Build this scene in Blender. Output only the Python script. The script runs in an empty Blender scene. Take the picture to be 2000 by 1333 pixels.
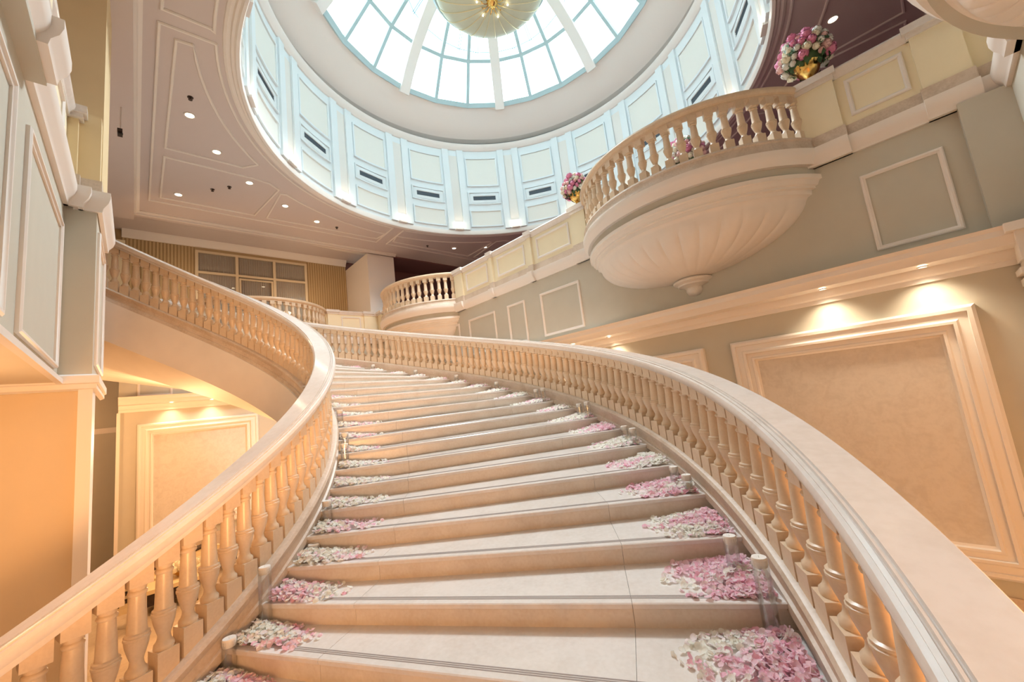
import bpy, bmesh, math, random
from math import sin, cos, pi, radians, sqrt, atan2
from mathutils import Vector, Matrix
random.seed(7)
SC = bpy.context.scene
COL = SC.collection

# ------------------------------------------------------------------ camera
R = ((0.7326, -0.6708, -0.115), (-0.0111, -0.1808, 0.9835), (0.6806, 0.7192, 0.1399))
cd = bpy.data.cameras.new('camera'); cam = bpy.data.objects.new('camera', cd); COL.objects.link(cam)
cd.sensor_fit = 'HORIZONTAL'; cd.sensor_width = 36.0; cd.lens = 18 * 0.78853554; cd.clip_start = 0.02; cd.clip_end = 200
M = Matrix(((R[0][0], R[1][0], -R[2][0], 0), (R[0][1], R[1][1], -R[2][1], 0), (R[0][2], R[1][2], -R[2][2], 0), (0, 0, 0, 1)))
cam.matrix_world = M
SC.camera = cam
# ------------------------------------------------------------------ sky, exposure
wd = bpy.data.worlds.new('overcast_sky'); SC.world = wd; wd.use_nodes = True
bgn = wd.node_tree.nodes['Background']; bgn.inputs[0].default_value = (0.70, 0.92, 1.0, 1); bgn.inputs[1].default_value = 5.0
SC.view_settings.view_transform = 'Standard'; SC.view_settings.look = 'None'
SC.cycles.transparent_max_bounces = 32; SC.view_settings.exposure = 0.0; SC.view_settings.gamma = 1.0; SC.view_settings.use_curve_mapping = False
WARM = (1.0, 0.55, 0.25); SOFTWARM = (1.0, 0.72, 0.46)

def area(name, loc, size, power, color, rot=(0, 0, 0)):
    l = bpy.data.lights.new(name, 'AREA'); l.energy = power; l.color = color
    l.shape = 'DISK'; l.size = size
    o = bpy.data.objects.new(name, l); o.location = loc; o.rotation_euler = rot; COL.objects.link(o); return o
def point(name, loc, rad, power, color, parent=None):
    l = bpy.data.lights.new(name, 'POINT'); l.energy = power; l.color = color; l.shadow_soft_size = rad
    o = bpy.data.objects.new(name, l); o.location = loc; COL.objects.link(o)
    if parent: o.parent = parent
    return o
def spot(name, loc, target, power, color, ang=80, blend=.6, rad=.04):
    l = bpy.data.lights.new(name, 'SPOT'); l.energy = power; l.color = color; l.spot_size = radians(ang); l.spot_blend = blend; l.shadow_soft_size = rad
    o = bpy.data.objects.new(name, l); o.location = loc
    o.rotation_euler = (Vector(target) - Vector(loc)).to_track_quat('-Z', 'Y').to_euler(); COL.objects.link(o); return o

# lobby lamps behind and below the camera, and lamps under the stairs
LOBBY = [(-1.4, -3.4, -0.75), (1.0, -4.8, -0.75), (-4.0, -4.6, -0.75)]
for p in LOBBY: point('lobby_lamp_light', p, .45, 330, WARM)
UNDER = [(-1.3, 5.0, 0.1), (1.6, 9.2, -1.2), (0.6, 11.4, 0.1), (3.6, 12.6, -1.0), (5.9, 8.0, -1.6), (-0.9, 4.2, 0.1), (-2.6, 3.2, .2), (-2.2, 13.8, .4)]
UPOW = [22, 90, 190, 90, 60, 8, 10, 160]
for p, w in zip(UNDER, UPOW): point('lower_hall_light', p, .25, w, WARM)
# added warm fill spots aimed up the flight to brighten the risers, no fixtures
for p, q in (((-1.4, -3.6, -1.35), (1.8, 3.0, -1.3)), ((-.4, -4.2, -1.05), (1.9, 3.6, -1.2)), ((.6, -4.8, -1.05), (2.8, 4.0, -1.0))):
    spot('stair_fill_spot', p, q, 900, (1.0, .48, .18), 58, .7, .25)
# cool fill spot added below the chandelier, stands in for daylight in the hall
spot('hall_daylight_fill', (6.88, 6.5, 10.25), (5.6, 6.3, 0), 4200, (.88, .95, 1.0), 126, .6, .9)
# gallery lamps on the upper floor
for p, w in (((1.2, 15.9, 4.5), 36), ((4.6, 15.9, 4.5), 40), ((-2.6, 10.5, 4.8), 50), ((10.6, 8.0, 4.4), 10), ((10.5, 14.5, 5.0), 8), ((-2.4, 4.0, 5.2), 40)):
    point('gallery_light', p, .2, w, SOFTWARM)

# ------------------------------------------------------------------ materials
MATS = {}
def new_mat(name):
    m = bpy.data.materials.new(name); m.use_nodes = True
    nt = m.node_tree; return m, nt, nt.nodes['Principled BSDF']
def plain(name, col, rough=.6, metal=0., spec=.4, emit=None, es=0., bump=0., bscale=60, var=0., vscale=3):
    m, nt, b = new_mat(name)
    b.inputs['Base Color'].default_value = (*col, 1); b.inputs['Roughness'].default_value = rough
    b.inputs['Metallic'].default_value = metal; b.inputs['Specular IOR Level'].default_value = spec
    if emit: b.inputs['Emission Color'].default_value = (*emit, 1); b.inputs['Emission Strength'].default_value = es
    N, L = nt.nodes, nt.links
    if var or bump:
        tc = N.new('ShaderNodeTexCoord')
    if var:
        n = N.new('ShaderNodeTexNoise'); n.inputs['Scale'].default_value = vscale; n.inputs['Detail'].default_value = 6
        L.new(tc.outputs['Object'], n.inputs['Vector'])
        r = N.new('ShaderNodeValToRGB'); r.color_ramp.elements[0].position = .3; r.color_ramp.elements[1].position = .7
        r.color_ramp.elements[0].color = (*[c * (1 - var) for c in col], 1); r.color_ramp.elements[1].color = (*[min(1, c * (1 + var)) for c in col], 1)
        L.new(n.outputs['Fac'], r.inputs['Fac']); L.new(r.outputs['Color'], b.inputs['Base Color'])
    if bump:
        n2 = N.new('ShaderNodeTexNoise'); n2.inputs['Scale'].default_value = bscale; n2.inputs['Detail'].default_value = 4
        L.new(tc.outputs['Object'], n2.inputs['Vector'])
        bp = N.new('ShaderNodeBump'); bp.inputs['Strength'].default_value = bump; bp.inputs['Distance'].default_value = .01
        L.new(n2.outputs['Fac'], bp.inputs['Height']); L.new(bp.outputs['Normal'], b.inputs['Normal'])
    MATS[name] = m; return m
def marble(name, col, dark, rough, scale=2.2, vein=.5):
    m, nt, b = new_mat(name); N, L = nt.nodes, nt.links
    tc = N.new('ShaderNodeTexCoord'); oi = N.new('ShaderNodeObjectInfo')
    ad = N.new('ShaderNodeVectorMath'); ad.operation = 'MULTIPLY_ADD'
    L.new(oi.outputs['Random'], ad.inputs[0]); ad.inputs[1].default_value = (37, 17, 23); L.new(tc.outputs['Object'], ad.inputs[2])
    n1 = N.new('ShaderNodeTexNoise'); n1.inputs['Scale'].default_value = scale; n1.inputs['Detail'].default_value = 9; n1.inputs['Roughness'].default_value = .62; n1.inputs['Distortion'].default_value = .8
    L.new(ad.outputs[0], n1.inputs['Vector'])
    n2 = N.new('ShaderNodeTexNoise'); n2.inputs['Scale'].default_value = scale * 14; n2.inputs['Detail'].default_value = 5
    L.new(ad.outputs[0], n2.inputs['Vector'])
    mx = N.new('ShaderNodeMix'); mx.data_type = 'FLOAT'; mx.inputs[0].default_value = .35
    L.new(n1.outputs['Fac'], mx.inputs[2]); L.new(n2.outputs['Fac'], mx.inputs[3])
    r = N.new('ShaderNodeValToRGB'); e = r.color_ramp.elements
    e[0].position = .34; e[0].color = (*dark, 1); e[1].position = .58; e[1].color = (*col, 1)
    L.new(mx.outputs[0], r.inputs['Fac']); L.new(r.outputs['Color'], b.inputs['Base Color'])
    b.inputs['Roughness'].default_value = rough; b.inputs['Specular IOR Level'].default_value = .5
    MATS[name] = m; return m
marble('marble_tread', (.82, .76, .71), (.73, .66, .60), .17)
marble('marble_riser', (.82, .73, .63), (.72, .61, .50), .28, 3)
marble('stone_rail', (.82, .76, .71), (.74, .67, .61), .14, 1.6)
marble('stone_baluster', (.76, .60, .43), (.68, .52, .36), .30, 4)
marble('stone_band', (.70, .58, .47), (.55, .43, .32), .42, 3)
marble('floor_marble', (.72, .60, .46), (.60, .48, .34), .10, 1.2)
plain('strip', (.33, .27, .24), .6)
plain('plaster_white', (.84, .78, .71), .55, var=.03)
plain('plaster_fascia', (.84, .78, .71), .6, var=.05, vscale=1.5)
plain('paint_sage', (.58, .55, .465), .75, bump=.05, bscale=120, var=.02)
plain('paint_yellow', (.90, .80, .58), .7, var=.02)
plain('paint_yellow_warm_shade', (.78, .62, .37), .7, var=.02)  # parapet yellow deepened, warm lamplit shade of the left column put into the colour
plain('paint_cream', (.78, .70, .56), .7, var=.02)
plain('trim_white', (.86, .80, .74), .45)
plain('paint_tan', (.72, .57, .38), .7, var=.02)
plain('ceiling_paint', (.68, .60, .57), .75)
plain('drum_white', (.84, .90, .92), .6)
plain('drum_panel', (.88, .87, .81), .7)
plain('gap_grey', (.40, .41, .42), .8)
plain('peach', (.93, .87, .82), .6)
plain('niche_cream', (.86, .83, .78), .6)
plain('vent_dark', (.10, .13, .16), .6)
plain('gold', (.80, .52, .16), .22, metal=1.0)
plain('gold_pale', (.86, .74, .45), .3, metal=.6)
plain('chandelier_shade', (.64, .66, .50), .45, var=.04)
plain('dark_wood', (.045, .028, .022), .35)
plain('upholstery', (.80, .66, .42), .75)
plain('carpet_maroon', (.11, .028, .032), .9)
plain('ceiling_maroon', (.20, .10, .095), .75)
plain('curtain', (.62, .56, .48), .9)
plain('window_frame', (.72, .60, .42), .5)
plain('slat_ochre', (.58, .44, .25), .65)
plain('slat_back', (.44, .31, .16), .7)
plain('leaf', (.05, .11, .04), .5, var=.4, vscale=9)
def petal(name, col):
    m = bpy.data.materials.new(name); m.use_nodes = True; nt = m.node_tree; N, L = nt.nodes, nt.links
    N.remove(N['Principled BSDF']); d = N.new('ShaderNodeBsdfDiffuse'); t = N.new('ShaderNodeBsdfTranslucent'); x = N.new('ShaderNodeMixShader'); x.inputs[0].default_value = .42
    d.inputs[0].default_value = (*col, 1); t.inputs[0].default_value = (*col, 1)
    L.new(d.outputs[0], x.inputs[1]); L.new(t.outputs[0], x.inputs[2]); L.new(x.outputs[0], N['Material Output'].inputs[0]); MATS[name] = m
petal('petal_pink', (.99, .74, .80)); petal('petal_rose', (.98, .60, .71)); petal('petal_cream', (.98, .96, .88)); petal('petal_blush', (.99, .90, .90))
plain('bloom_pink', (.84, .30, .48), .6, var=.25, vscale=30); plain('bloom_cream', (.90, .85, .68), .6, var=.08, vscale=30); plain('bloom_blush', (.90, .58, .56), .6, var=.15, vscale=30); plain('bloom_white', (.88, .88, .82), .6)
plain('wax', (.90, .86, .80), .4)
plain('bulb', (1, .9, .7), .4, emit=(1, .84, .60), es=9)
plain('bulb_up', (1, .93, .8), .4, emit=(1, .93, .82), es=10)
plain('metal_white', (.75, .70, .66), .4)
plain('black_plastic', (.02, .018, .016), .4)
plain('exit_green', (.02, .30, .22), .5, emit=(.05, .9, .62), es=.8)
def damask():
    m, nt, b = new_mat('damask'); N, L = nt.nodes, nt.links
    tc = N.new('ShaderNodeTexCoord')
    n = N.new('ShaderNodeTexNoise'); n.inputs['Scale'].default_value = 5.5; n.inputs['Detail'].default_value = 7; n.inputs['Distortion'].default_value = 1.4
    L.new(tc.outputs['Object'], n.inputs['Vector'])
    v = N.new('ShaderNodeTexNoise'); v.inputs['Scale'].default_value = 30; v.inputs['Detail'].default_value = 4; L.new(tc.outputs['Object'], v.inputs['Vector'])
    mx = N.new('ShaderNodeMix'); mx.data_type = 'FLOAT'; mx.inputs[0].default_value = .35; L.new(n.outputs['Fac'], mx.inputs[2]); L.new(v.outputs['Fac'], mx.inputs[3])
    r = N.new('ShaderNodeValToRGB'); e = r.color_ramp.elements
    e[0].position = .38; e[0].color = (.66, .60, .53, 1); e[1].position = .58; e[1].color = (.73, .67, .60, 1)
    L.new(mx.outputs[0], r.inputs['Fac']); L.new(r.outputs['Color'], b.inputs['Base Color']); b.inputs['Roughness'].default_value = .6
    MATS['damask'] = m
damask()
def thin_glass(name, tint, refl=.08, rough=.02):
    m = bpy.data.materials.new(name); m.use_nodes = True; nt = m.node_tree; N, L = nt.nodes, nt.links
    N.remove(N['Principled BSDF']); out = N['Material Output']
    t = N.new('ShaderNodeBsdfTransparent'); t.inputs[0].default_value = (*tint, 1)
    g = N.new('ShaderNodeBsdfGlossy'); g.inputs['Roughness'].default_value = rough
    f = N.new('ShaderNodeLayerWeight'); f.inputs['Blend'].default_value = .45
    mu = N.new('ShaderNodeMath'); mu.operation = 'MULTIPLY_ADD'; mu.inputs[1].default_value = .30; mu.inputs[2].default_value = refl
    L.new(f.outputs['Fresnel'], mu.inputs[0])
    x = N.new('ShaderNodeMixShader'); L.new(mu.outputs[0], x.inputs[0]); L.new(t.outputs[0], x.inputs[1]); L.new(g.outputs[0], x.inputs[2]); L.new(x.outputs[0], out.inputs[0])
    MATS[name] = m
thin_glass('candle_glass', (.99, .995, .995), .015)
thin_glass('skylight_glass', (.94, .97, .98), .02)
thin_glass('window_glass', (.92, .92, .92), .04)
thin_glass('water', (.99, .995, .995), .0)

# ------------------------------------------------------------------ mesh helpers
class MB:
    def __init__(s): s.v = []; s.f = []; s.mi = []
    def add(s, vs, fs, mi=0):
        o = len(s.v); s.v += [tuple(p) for p in vs]; s.f += [tuple(i + o for i in f) for f in fs]; s.mi += [mi] * len(fs)
    def box(s, lo, hi, mi=0):
        x0, y0, z0 = lo; x1, y1, z1 = hi
        s.add([(x0, y0, z0), (x1, y0, z0), (x1, y1, z0), (x0, y1, z0), (x0, y0, z1), (x1, y0, z1), (x1, y1, z1), (x0, y1, z1)],
              [(0, 3, 2, 1), (4, 5, 6, 7), (0, 1, 5, 4), (1, 2, 6, 5), (2, 3, 7, 6), (3, 0, 4, 7)], mi)
    def bar(s, a, b, w, d, up=(0, 0, 1), mi=0):
        a = Vector(a); b = Vector(b); t = (b - a).normalized(); u = t.cross(Vector(up))
        if u.length < 1e-5: u = t.cross(Vector((1, 0, 0)))
        u.normalize(); n = u.cross(t).normalized()
        vs = []
        for p in (a, b):
            for i, j in ((-1, -1), (1, -1), (1, 1), (-1, 1)): vs.append(p + u * (i * w / 2) + n * (j * d / 2))
        s.add(vs, [(0, 1, 2, 3), (7, 6, 5, 4), (0, 4, 5, 1), (1, 5, 6, 2), (2, 6, 7, 3), (3, 7, 4, 0)], mi)
    def rings(s, loops, close_u=True, caps=True, mi=0):
        n = len(loops[0]); vs = [p for l in loops for p in l]; fs = []
        for i in range(len(loops) - 1):
            for j in range(n if close_u else n - 1):
                k = (j + 1) % n
                fs.append((i * n + j, i * n + k, (i + 1) * n + k, (i + 1) * n + j))
        if caps and close_u:
            fs.append(tuple(range(n))[::-1]); fs.append(tuple((len(loops) - 1) * n + j for j in range(n)))
        s.add(vs, fs, mi)
    def lathe(s, prof, n=16, c=(0, 0, 0), a0=0, a1=2 * pi, mi=0):
        full = abs(a1 - a0 - 2 * pi) < 1e-6
        m = n if full else n + 1
        vs = []; fs = []
        for i in range(m):
            a = a0 + (a1 - a0) * i / n
            for r, z in prof: vs.append((c[0] + r * cos(a), c[1] + r * sin(a), c[2] + z))
        k = len(prof)
        for i in range(n):
            j = (i + 1) % m
            for q in range(k - 1): fs.append((i * k + q, j * k + q, j * k + q + 1, i * k + q + 1))
        s.add(vs, fs, mi)
    def tube(s, pts, r, n=8, mi=0):
        loops = []
        for i, p in enumerate(pts):
            p = Vector(p); a = Vector(pts[max(0, i - 1)]); b = Vector(pts[min(len(pts) - 1, i + 1)]); t = (b - a).normalized()
            u = t.cross(Vector((0, 0, 1)))
            if u.length < 1e-4: u = t.cross(Vector((1, 0, 0)))
            u.normalize(); w = u.cross(t)
            rr = r[i] if isinstance(r, (list, tuple)) else r
            loops.append([p + (u * cos(2 * pi * j / n) + w * sin(2 * pi * j / n)) * rr for j in range(n)])
        s.rings(loops, mi=mi)
    def sphere(s, c, r, nu=12, nv=8, mi=0, sz=1.0):
        prof = [(max(1e-4, r * sin(pi * i / nv)), -r * sz * cos(pi * i / nv)) for i in range(nv + 1)]
        s.lathe(prof, nu, c, mi=mi)
    def curved(s, ax, ay, r0, r1, a0, a1, z0, z1, n=6, mi=0):
        loops = []
        for i in range(n + 1):
            a = a0 + (a1 - a0) * i / n
            loops.append([(ax + r * cos(a), ay + r * sin(a), z) for r, z in ((r0, z0), (r1, z0), (r1, z1), (r0, z1))])
        s.rings(loops, mi=mi)
    def frame(s, o, u, v, n, w, h, prof, mi=0):
        """mitred rectangular moulding; prof = (inset, out) pairs, closed loop"""
        o, u, v, n = map(Vector, (o, u, v, n)); loops = []
        for d, t in prof:
            loops.append([o + u * a + v * b + n * t for a, b in ((d, d), (w - d, d), (w - d, h - d), (d, h - d))])
        k = len(loops); vs = [p for l in loops for p in l]; fs = []
        for i in range(k):
            j = (i + 1) % k
            for q in range(4):
                e = (q + 1) % 4; fs.append((i * 4 + q, i * 4 + e, j * 4 + e, j * 4 + q))
        s.add(vs, fs, mi)
    def sweep(s, path, prof, closed=True, caps=True, mi=0):
        """path = [(point, outward normal)], prof = [(out, up)]"""
        s.rings([[Vector(p) + Vector(nn) * a + Vector((0, 0, b)) for a, b in prof] for p, nn in path], closed, caps, mi)

def fin(name, mb, mats, parent=None, smooth=35, off=None, loc=None):
    me = bpy.data.meshes.new(name)
    if off is None: off = parent.matrix_world.translation if parent else Vector((0, 0, 0))
    off = Vector(off)
    me.from_pydata([tuple(Vector(p) - off) for p in mb.v], [], mb.f)
    mats = mats if isinstance(mats, (list, tuple)) else [mats]
    for m in mats: me.materials.append(MATS[m])
    if len(mats) > 1: me.polygons.foreach_set('material_index', mb.mi)
    bm = bmesh.new(); bm.from_mesh(me); bmesh.ops.recalc_face_normals(bm, faces=bm.faces); bm.to_mesh(me); bm.free()
    if smooth:
        me.polygons.foreach_set('use_smooth', [True] * len(me.polygons)); me.set_sharp_from_angle(angle=radians(smooth))
    me.update()
    o = bpy.data.objects.new(name, me); COL.objects.link(o)
    if parent: o.parent = parent
    if loc: o.location = loc
    return o
def tag(o, label, cat, group=None, kind=None):
    o['label'] = label
    if cat: o['category'] = cat
    if group: o['group'] = group
    if kind: o['kind'] = kind
    return o
def empty(name, loc, label, cat, group=None, rz=0., kind=None):
    o = bpy.data.objects.new(name, None); o.empty_display_size = .1; COL.objects.link(o)
    o.matrix_world = Matrix.Translation(Vector(loc)) @ Matrix.Rotation(rz, 4, 'Z')
    return tag(o, label, cat, group, kind)
def inst(o, parent=None, loc=None, rz=None):
    c = o.copy(); COL.objects.link(c)
    c.parent = parent
    if loc is not None: c.location = loc
    if rz is not None: c.rotation_euler = (0, 0, rz)
    return c
def copy_tree(o, parent=None):
    c = inst(o, parent)
    for ch in list(o.children): copy_tree(ch, c)
    return c
def struct(name, mb, mats, label, cat='wall', smooth=35):
    return tag(fin(name, mb, mats, smooth=smooth), label, cat, kind='structure')

# ------------------------------------------------------------------ dimensions
CX, CY = -0.97987165, 6.56032357
R1, R2, Z1, T0, DT, H = 3.0792, 6.8161, -1.52448894, -1.07465352, 0.09507664, .155
def zt(t): return Z1 + H * (t - T0) / DT
def stepz(k): return Z1 + H * (k - 1)
def stept(k): return T0 + DT * (k - 1)
KB, KT = -11, 30
ZF = stepz(KB) - H            # ground floor
ZU = stepz(KT)                # upper floor (2.97)
XR, XL, YB, YF = 7.0, -0.62, 14.9, -0.98
ZC = 6.5
AX, AY, RD = 6.88, 6.5, 5.71

# ------------------------------------------------------------------ structure: floors, walls
mb = MB(); mb.box((-9.5, -9.5, ZF - .2), (8, 18.4, ZF)); FLOOR = struct('floor', mb, 'floor_marble', 'polished cream marble floor of the lower hall below the stairs', 'floor')
# upper floor slabs
mb = MB()
mb.box((-9, YB, 2.73), (XR, 17.3, ZU)); mb.box((XR + .02, -3, 2.73), (14, 17.3, ZU)); mb.box((-9, 9.3, 2.6), (-1.42, YB, ZU)); mb.box((-9, -9.5, 2.735), (XR, -1.0, ZU)); mb.box((-9, -.99, 2.73), (XL - .02, 6.4, ZU))
struct('floor_upper', mb, 'carpet_maroon', 'dark maroon carpeted floor of the upper gallery', 'floor')

def rectwall(name, lo, hi, mat, label):
    mb = MB(); mb.box(lo, hi); return struct(name, mb, mat, label)
WR = rectwall('wall_right', (XR, -3, ZF), (XR + .3, YB + .3, 2.73), 'paint_sage', 'sage beige right-hand hall wall carrying framed panels under the balconies')
WB = rectwall('wall_back', (-.34, YB, ZF), (XR, YB + .3, 2.73), 'paint_sage', 'sage beige lower back wall seen under the curved stairs')
rectwall('wall_back_recess', (-9, 16.6, ZF), (-.34, 16.9, 2.73), 'paint_sage', 'darker recessed back wall beyond the left pillar')
WL = rectwall('wall_left', (XL - .25, YF, .73), (XL, 6.4, 2.73), 'paint_sage', 'blue-lit overhanging left wall panel above the stairs')
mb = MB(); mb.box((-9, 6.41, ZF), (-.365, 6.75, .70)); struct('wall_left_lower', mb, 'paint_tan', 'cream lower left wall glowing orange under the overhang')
rectwall('wall_front', (XL - 2, YF - .3, .10), (XR + .3, YF, 2.73), 'paint_sage', 'sage wall over the entrance at the top right corner')
mb = MB(); mb.box((-9.3, -1, .715), (XL - .01, 6.39, .85)); mb.box((-9.3, -9.5, .72), (XR + .29, -1.3, .9)); mb.box((-9.3, 6.6, 2.5), (-1.42, 9.3, 2.6))
struct('ceiling_lower', mb, 'paint_cream', 'warm cream soffit under the left overhang and lobby', 'ceiling')
rectwall('wall_gallery', (-1, 17.2, ZU), (6.72, 17.5, 7), 'slat_back', 'ochre slatted back wall of the upper gallery with the wide window')
# enclosing shell
mb = MB()
mb.box((-9.5, -9.8, ZF), (-9.2, 18.4, 7)); mb.box((-9.5, -9.8, ZF), (14.4, -9.5, 7)); mb.box((-9.5, 18.1, ZF), (14.4, 18.4, 7))
mb.box((XR, -9.8, ZF), (XR + .3, -3, 2.7))
struct('wall_outer', mb, 'paint_cream', 'outer cream walls enclosing the hall')
mb = MB(); mb.box((14, -9.8, ZF), (14.4, 18.4, 7)); mb.box((7.3, -2.2, ZU), (14.2, -2.0, 6.6)); mb.box((8.1, 16.6, ZU), (14, 16.9, 7)); mb.box((6.72, 17.3, ZU), (8.1, 17.5, 7)); struct('wall_lounge', mb, 'ceiling_maroon', 'dark maroon rear wall of the upper lounge right of the column')
# side wall / column at the back right corner
mb = MB(); mb.box((6.72, YB + .02, ZU), (7.86, 17.2, 6.4)); COLM = struct('column', mb, 'trim_white', 'square white column standing at the back right corner of the gallery', 'column')
# left column and stepped pillar
mb = MB(); mb.box((XL, 6.4, .73), (-.36, 7.8, 2.73)); PIL = struct('pillar', mb, 'paint_sage', 'beige pillar projecting from the left wall beside the stairs', 'pillar')
mb = MB(); mb.box((-.95, 6.60, 3.12), (-.338, 7.74, 7.0)); struct('column_left', mb, 'paint_yellow_warm_shade', 'yellow column rising from the left pillar to the ceiling', 'column')
mb = MB(); mb.box((-1.2, 6.2, ZU), (-.9, 16, 6.3)); mb.v = []; mb.f = []; mb.mi = []
mb.box((-9, 17.0, ZU), (-.31, 17.4, 6.4)); mb.box((-4.6, 13.9, ZU), (-4.2, 17, 6.4)); struct('wall_gallery_left', mb, 'paint_yellow', 'yellow wall end of the gallery above the upper stairs')

# ceiling with the round opening
def ring_plate(mb, z, r, x0, x1, y0, y1, th, n=96):
    top = []; bot = []
    inner = [(AX + r * cos(2 * pi * i / n), AY + r * sin(2 * pi * i / n)) for i in range(n)]
    outer = []
    for i in range(n):
        c, s = cos(2 * pi * i / n), sin(2 * pi * i / n)
        k = min(((x1 - AX) / c if c > 1e-6 else (x0 - AX) / c if c < -1e-6 else 1e9), ((y1 - AY) / s if s > 1e-6 else (y0 - AY) / s if s < -1e-6 else 1e9))
        outer.append((AX + k * c, AY + k * s))
    vs = [(x, y, z) for x, y in inner] + [(x, y, z) for x, y in outer] + [(x, y, z + th) for x, y in inner] + [(x, y, z + th) for x, y in outer]
    fs = []
    for i in range(n):
        j = (i + 1) % n
        fs += [(i, j, n + j, n + i), (2 * n + i, 3 * n + i, 3 * n + j, 2 * n + j), (i, 2 * n + i, 2 * n + j, j)]
    mb.add(vs, fs)
    for cx_, cy_ in ((x0, y0), (x1, y0), (x1, y1), (x0, y1)): pass
    # corner fill
    for cx_, cy_ in ((x0, y0), (x1, y0), (x1, y1), (x0, y1)):
        a = atan2(cy_ - AY, cx_ - AX) % (2 * pi); i = int(a / (2 * pi) * n); j = (i + 1) % n
        mb.add([(outer[i][0], outer[i][1], z), (cx_, cy_, z), (outer[j][0], outer[j][1], z)], [(0, 1, 2)])
mb = MB(); ring_plate(mb, ZC, RD + .06, -.1, 13.9, -2, 15.0, .3)
CEIL = struct('ceiling', mb, 'ceiling_paint', 'pinkish plaster ceiling around the big round opening', 'ceiling', smooth=30)
mb = MB()
mb.box((-9.4, -9.5, 6.3), (-.1, 15.0, 6.52)); mb.box((13.9, -9.5, 6.5), (14.4, 18, 6.8)); mb.box((-9.4, -9.6, 6.5), (14.2, -2, 6.8))
mb.box((-9.4, 15.0, 6.82), (7.9, 18.2, 7.0)); mb.box((-9.4, 14.95, 6.5), (7.9, 15.2, 6.9))
struct('ceiling_gallery', mb, 'ceiling_paint', 'flat ceiling over the left and back galleries', 'ceiling')
mb = MB(); mb.box((7.9, 15.0, 6.45), (14.2, 18.2, 6.6)); struct('ceiling_lounge', mb, 'ceiling_maroon', 'dark reddish ceiling over the upper lounge', 'ceiling')

# ------------------------------------------------------------------ trims and mouldings
def cornice_path_wall(p0, p1, n): return [(p0, n), (p1, n)]
CORN = [(0, .80), (.03, .80), (.03, .86), (.07, .88), (.10, .94), (.10, .97), (.30, .99), (.32, 1.05), (.36, 1.09), (.36, 1.15), (.39, 1.19), (0, 1.19)]
def trim(name, paths, prof, mat, label):
    mb = MB()
    for p in paths: mb.sweep(p, prof)
    return struct(name, mb, mat, label, 'moulding', smooth=30)
n_r = (-1, 0, 0); n_b = (0, -1, 0); n_f = (0, 1, 0)
trim('trim_1', [[((XR, YF, 0), n_r), ((XR, YB, 0), n_r)]], CORN, 'trim_white', 'white cornice along the right wall holding the small spotlights')
trim('trim_2', [[((-.34, YB, 0), n_b), ((XR, YB, 0), n_b)]], CORN, 'trim_white', 'white cornice on the lower back wall under the stairs')
BAND = [(0, 2.70), (.04, 2.70), (.05, 2.75), (.09, 2.80), (.11, 2.86), (.11, 2.93), (0, 2.93)]
# wall recess trim
trim('trim_3', [[((-9, 16.6, 0), n_b), ((-.34, 16.6, 0), n_b)]], [(0, .35), (.05, .35), (.08, .45), (.08, .50), (0, .50)], 'trim_white', 'thin white dado moulding on the recessed wall')
LEDGE = [(0, .62), (.04, .64), (.04, .69), (.06, .70), (.06, .78), (.02, .80), (0, .80)]
mb = MB()
mb.sweep([((XL, YF, 0), (1, 0, 0)), ((XL, 6.4, 0), (1, 0, 0))], [(0, .70), (.05, .70), (.05, .75), (.02, .79), (0, .79)])
mb.sweep([((-9, 6.4, 0), n_b), ((-.36, 6.4, 0), (.7071 * 1.414, -1, 0)), ((-.36, 7.9, 0), (1, 0, 0))], LEDGE)
struct('trim_4', mb, 'trim_white', 'white ledge moulding below the left wall and pillar', 'moulding')
mb = MB()   # white corner strip of lower pillar
mb.box((-.46, 6.375, ZF), (-.35, 6.78, .64)); struct('trim_5', mb, 'trim_white', 'pale vertical corner strip of the lower left wall', 'moulding')
mb = MB()   # edge strip where the back wall projects
mb.box((-.37, YB - .04, ZF), (-.30, YB + .3, .8)); struct('trim_6', mb, 'trim_white', 'thin white vertical edge of the lower back wall', 'moulding')
# gallery cornice (back wall of gallery)
trim('trim_7', [[((-.4, 17.2, 0), n_b), ((6.72, 17.2, 0), n_b)]], [(0, 6.56), (.03, 6.56), (.05, 6.64), (.14, 6.74), (.16, 6.82), (0, 6.82)], 'trim_white', 'white cornice above the slatted gallery wall')
# beam mouldings at the ceiling edges
trim('trim_8', [[((-.1, YB - .05, 0), n_b), ((7.9, YB - .05, 0), n_b)]], [(0, 6.40), (.05, 6.40), (.05, 6.44), (.12, 6.47), (.12, 6.50), (0, 6.50)], 'trim_white', 'stepped moulding along the back edge of the ceiling')
trim('trim_9', [[((-.1, -2, 0), (1, 0, 0)), ((-.1, YB - .05, 0), (1, 0, 0))]], [(0, 6.42), (.04, 6.42), (.06, 6.46), (.11, 6.48), (.11, 6.5), (0, 6.5)], 'trim_white', 'stepped moulding along the left edge of the ceiling')

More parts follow.
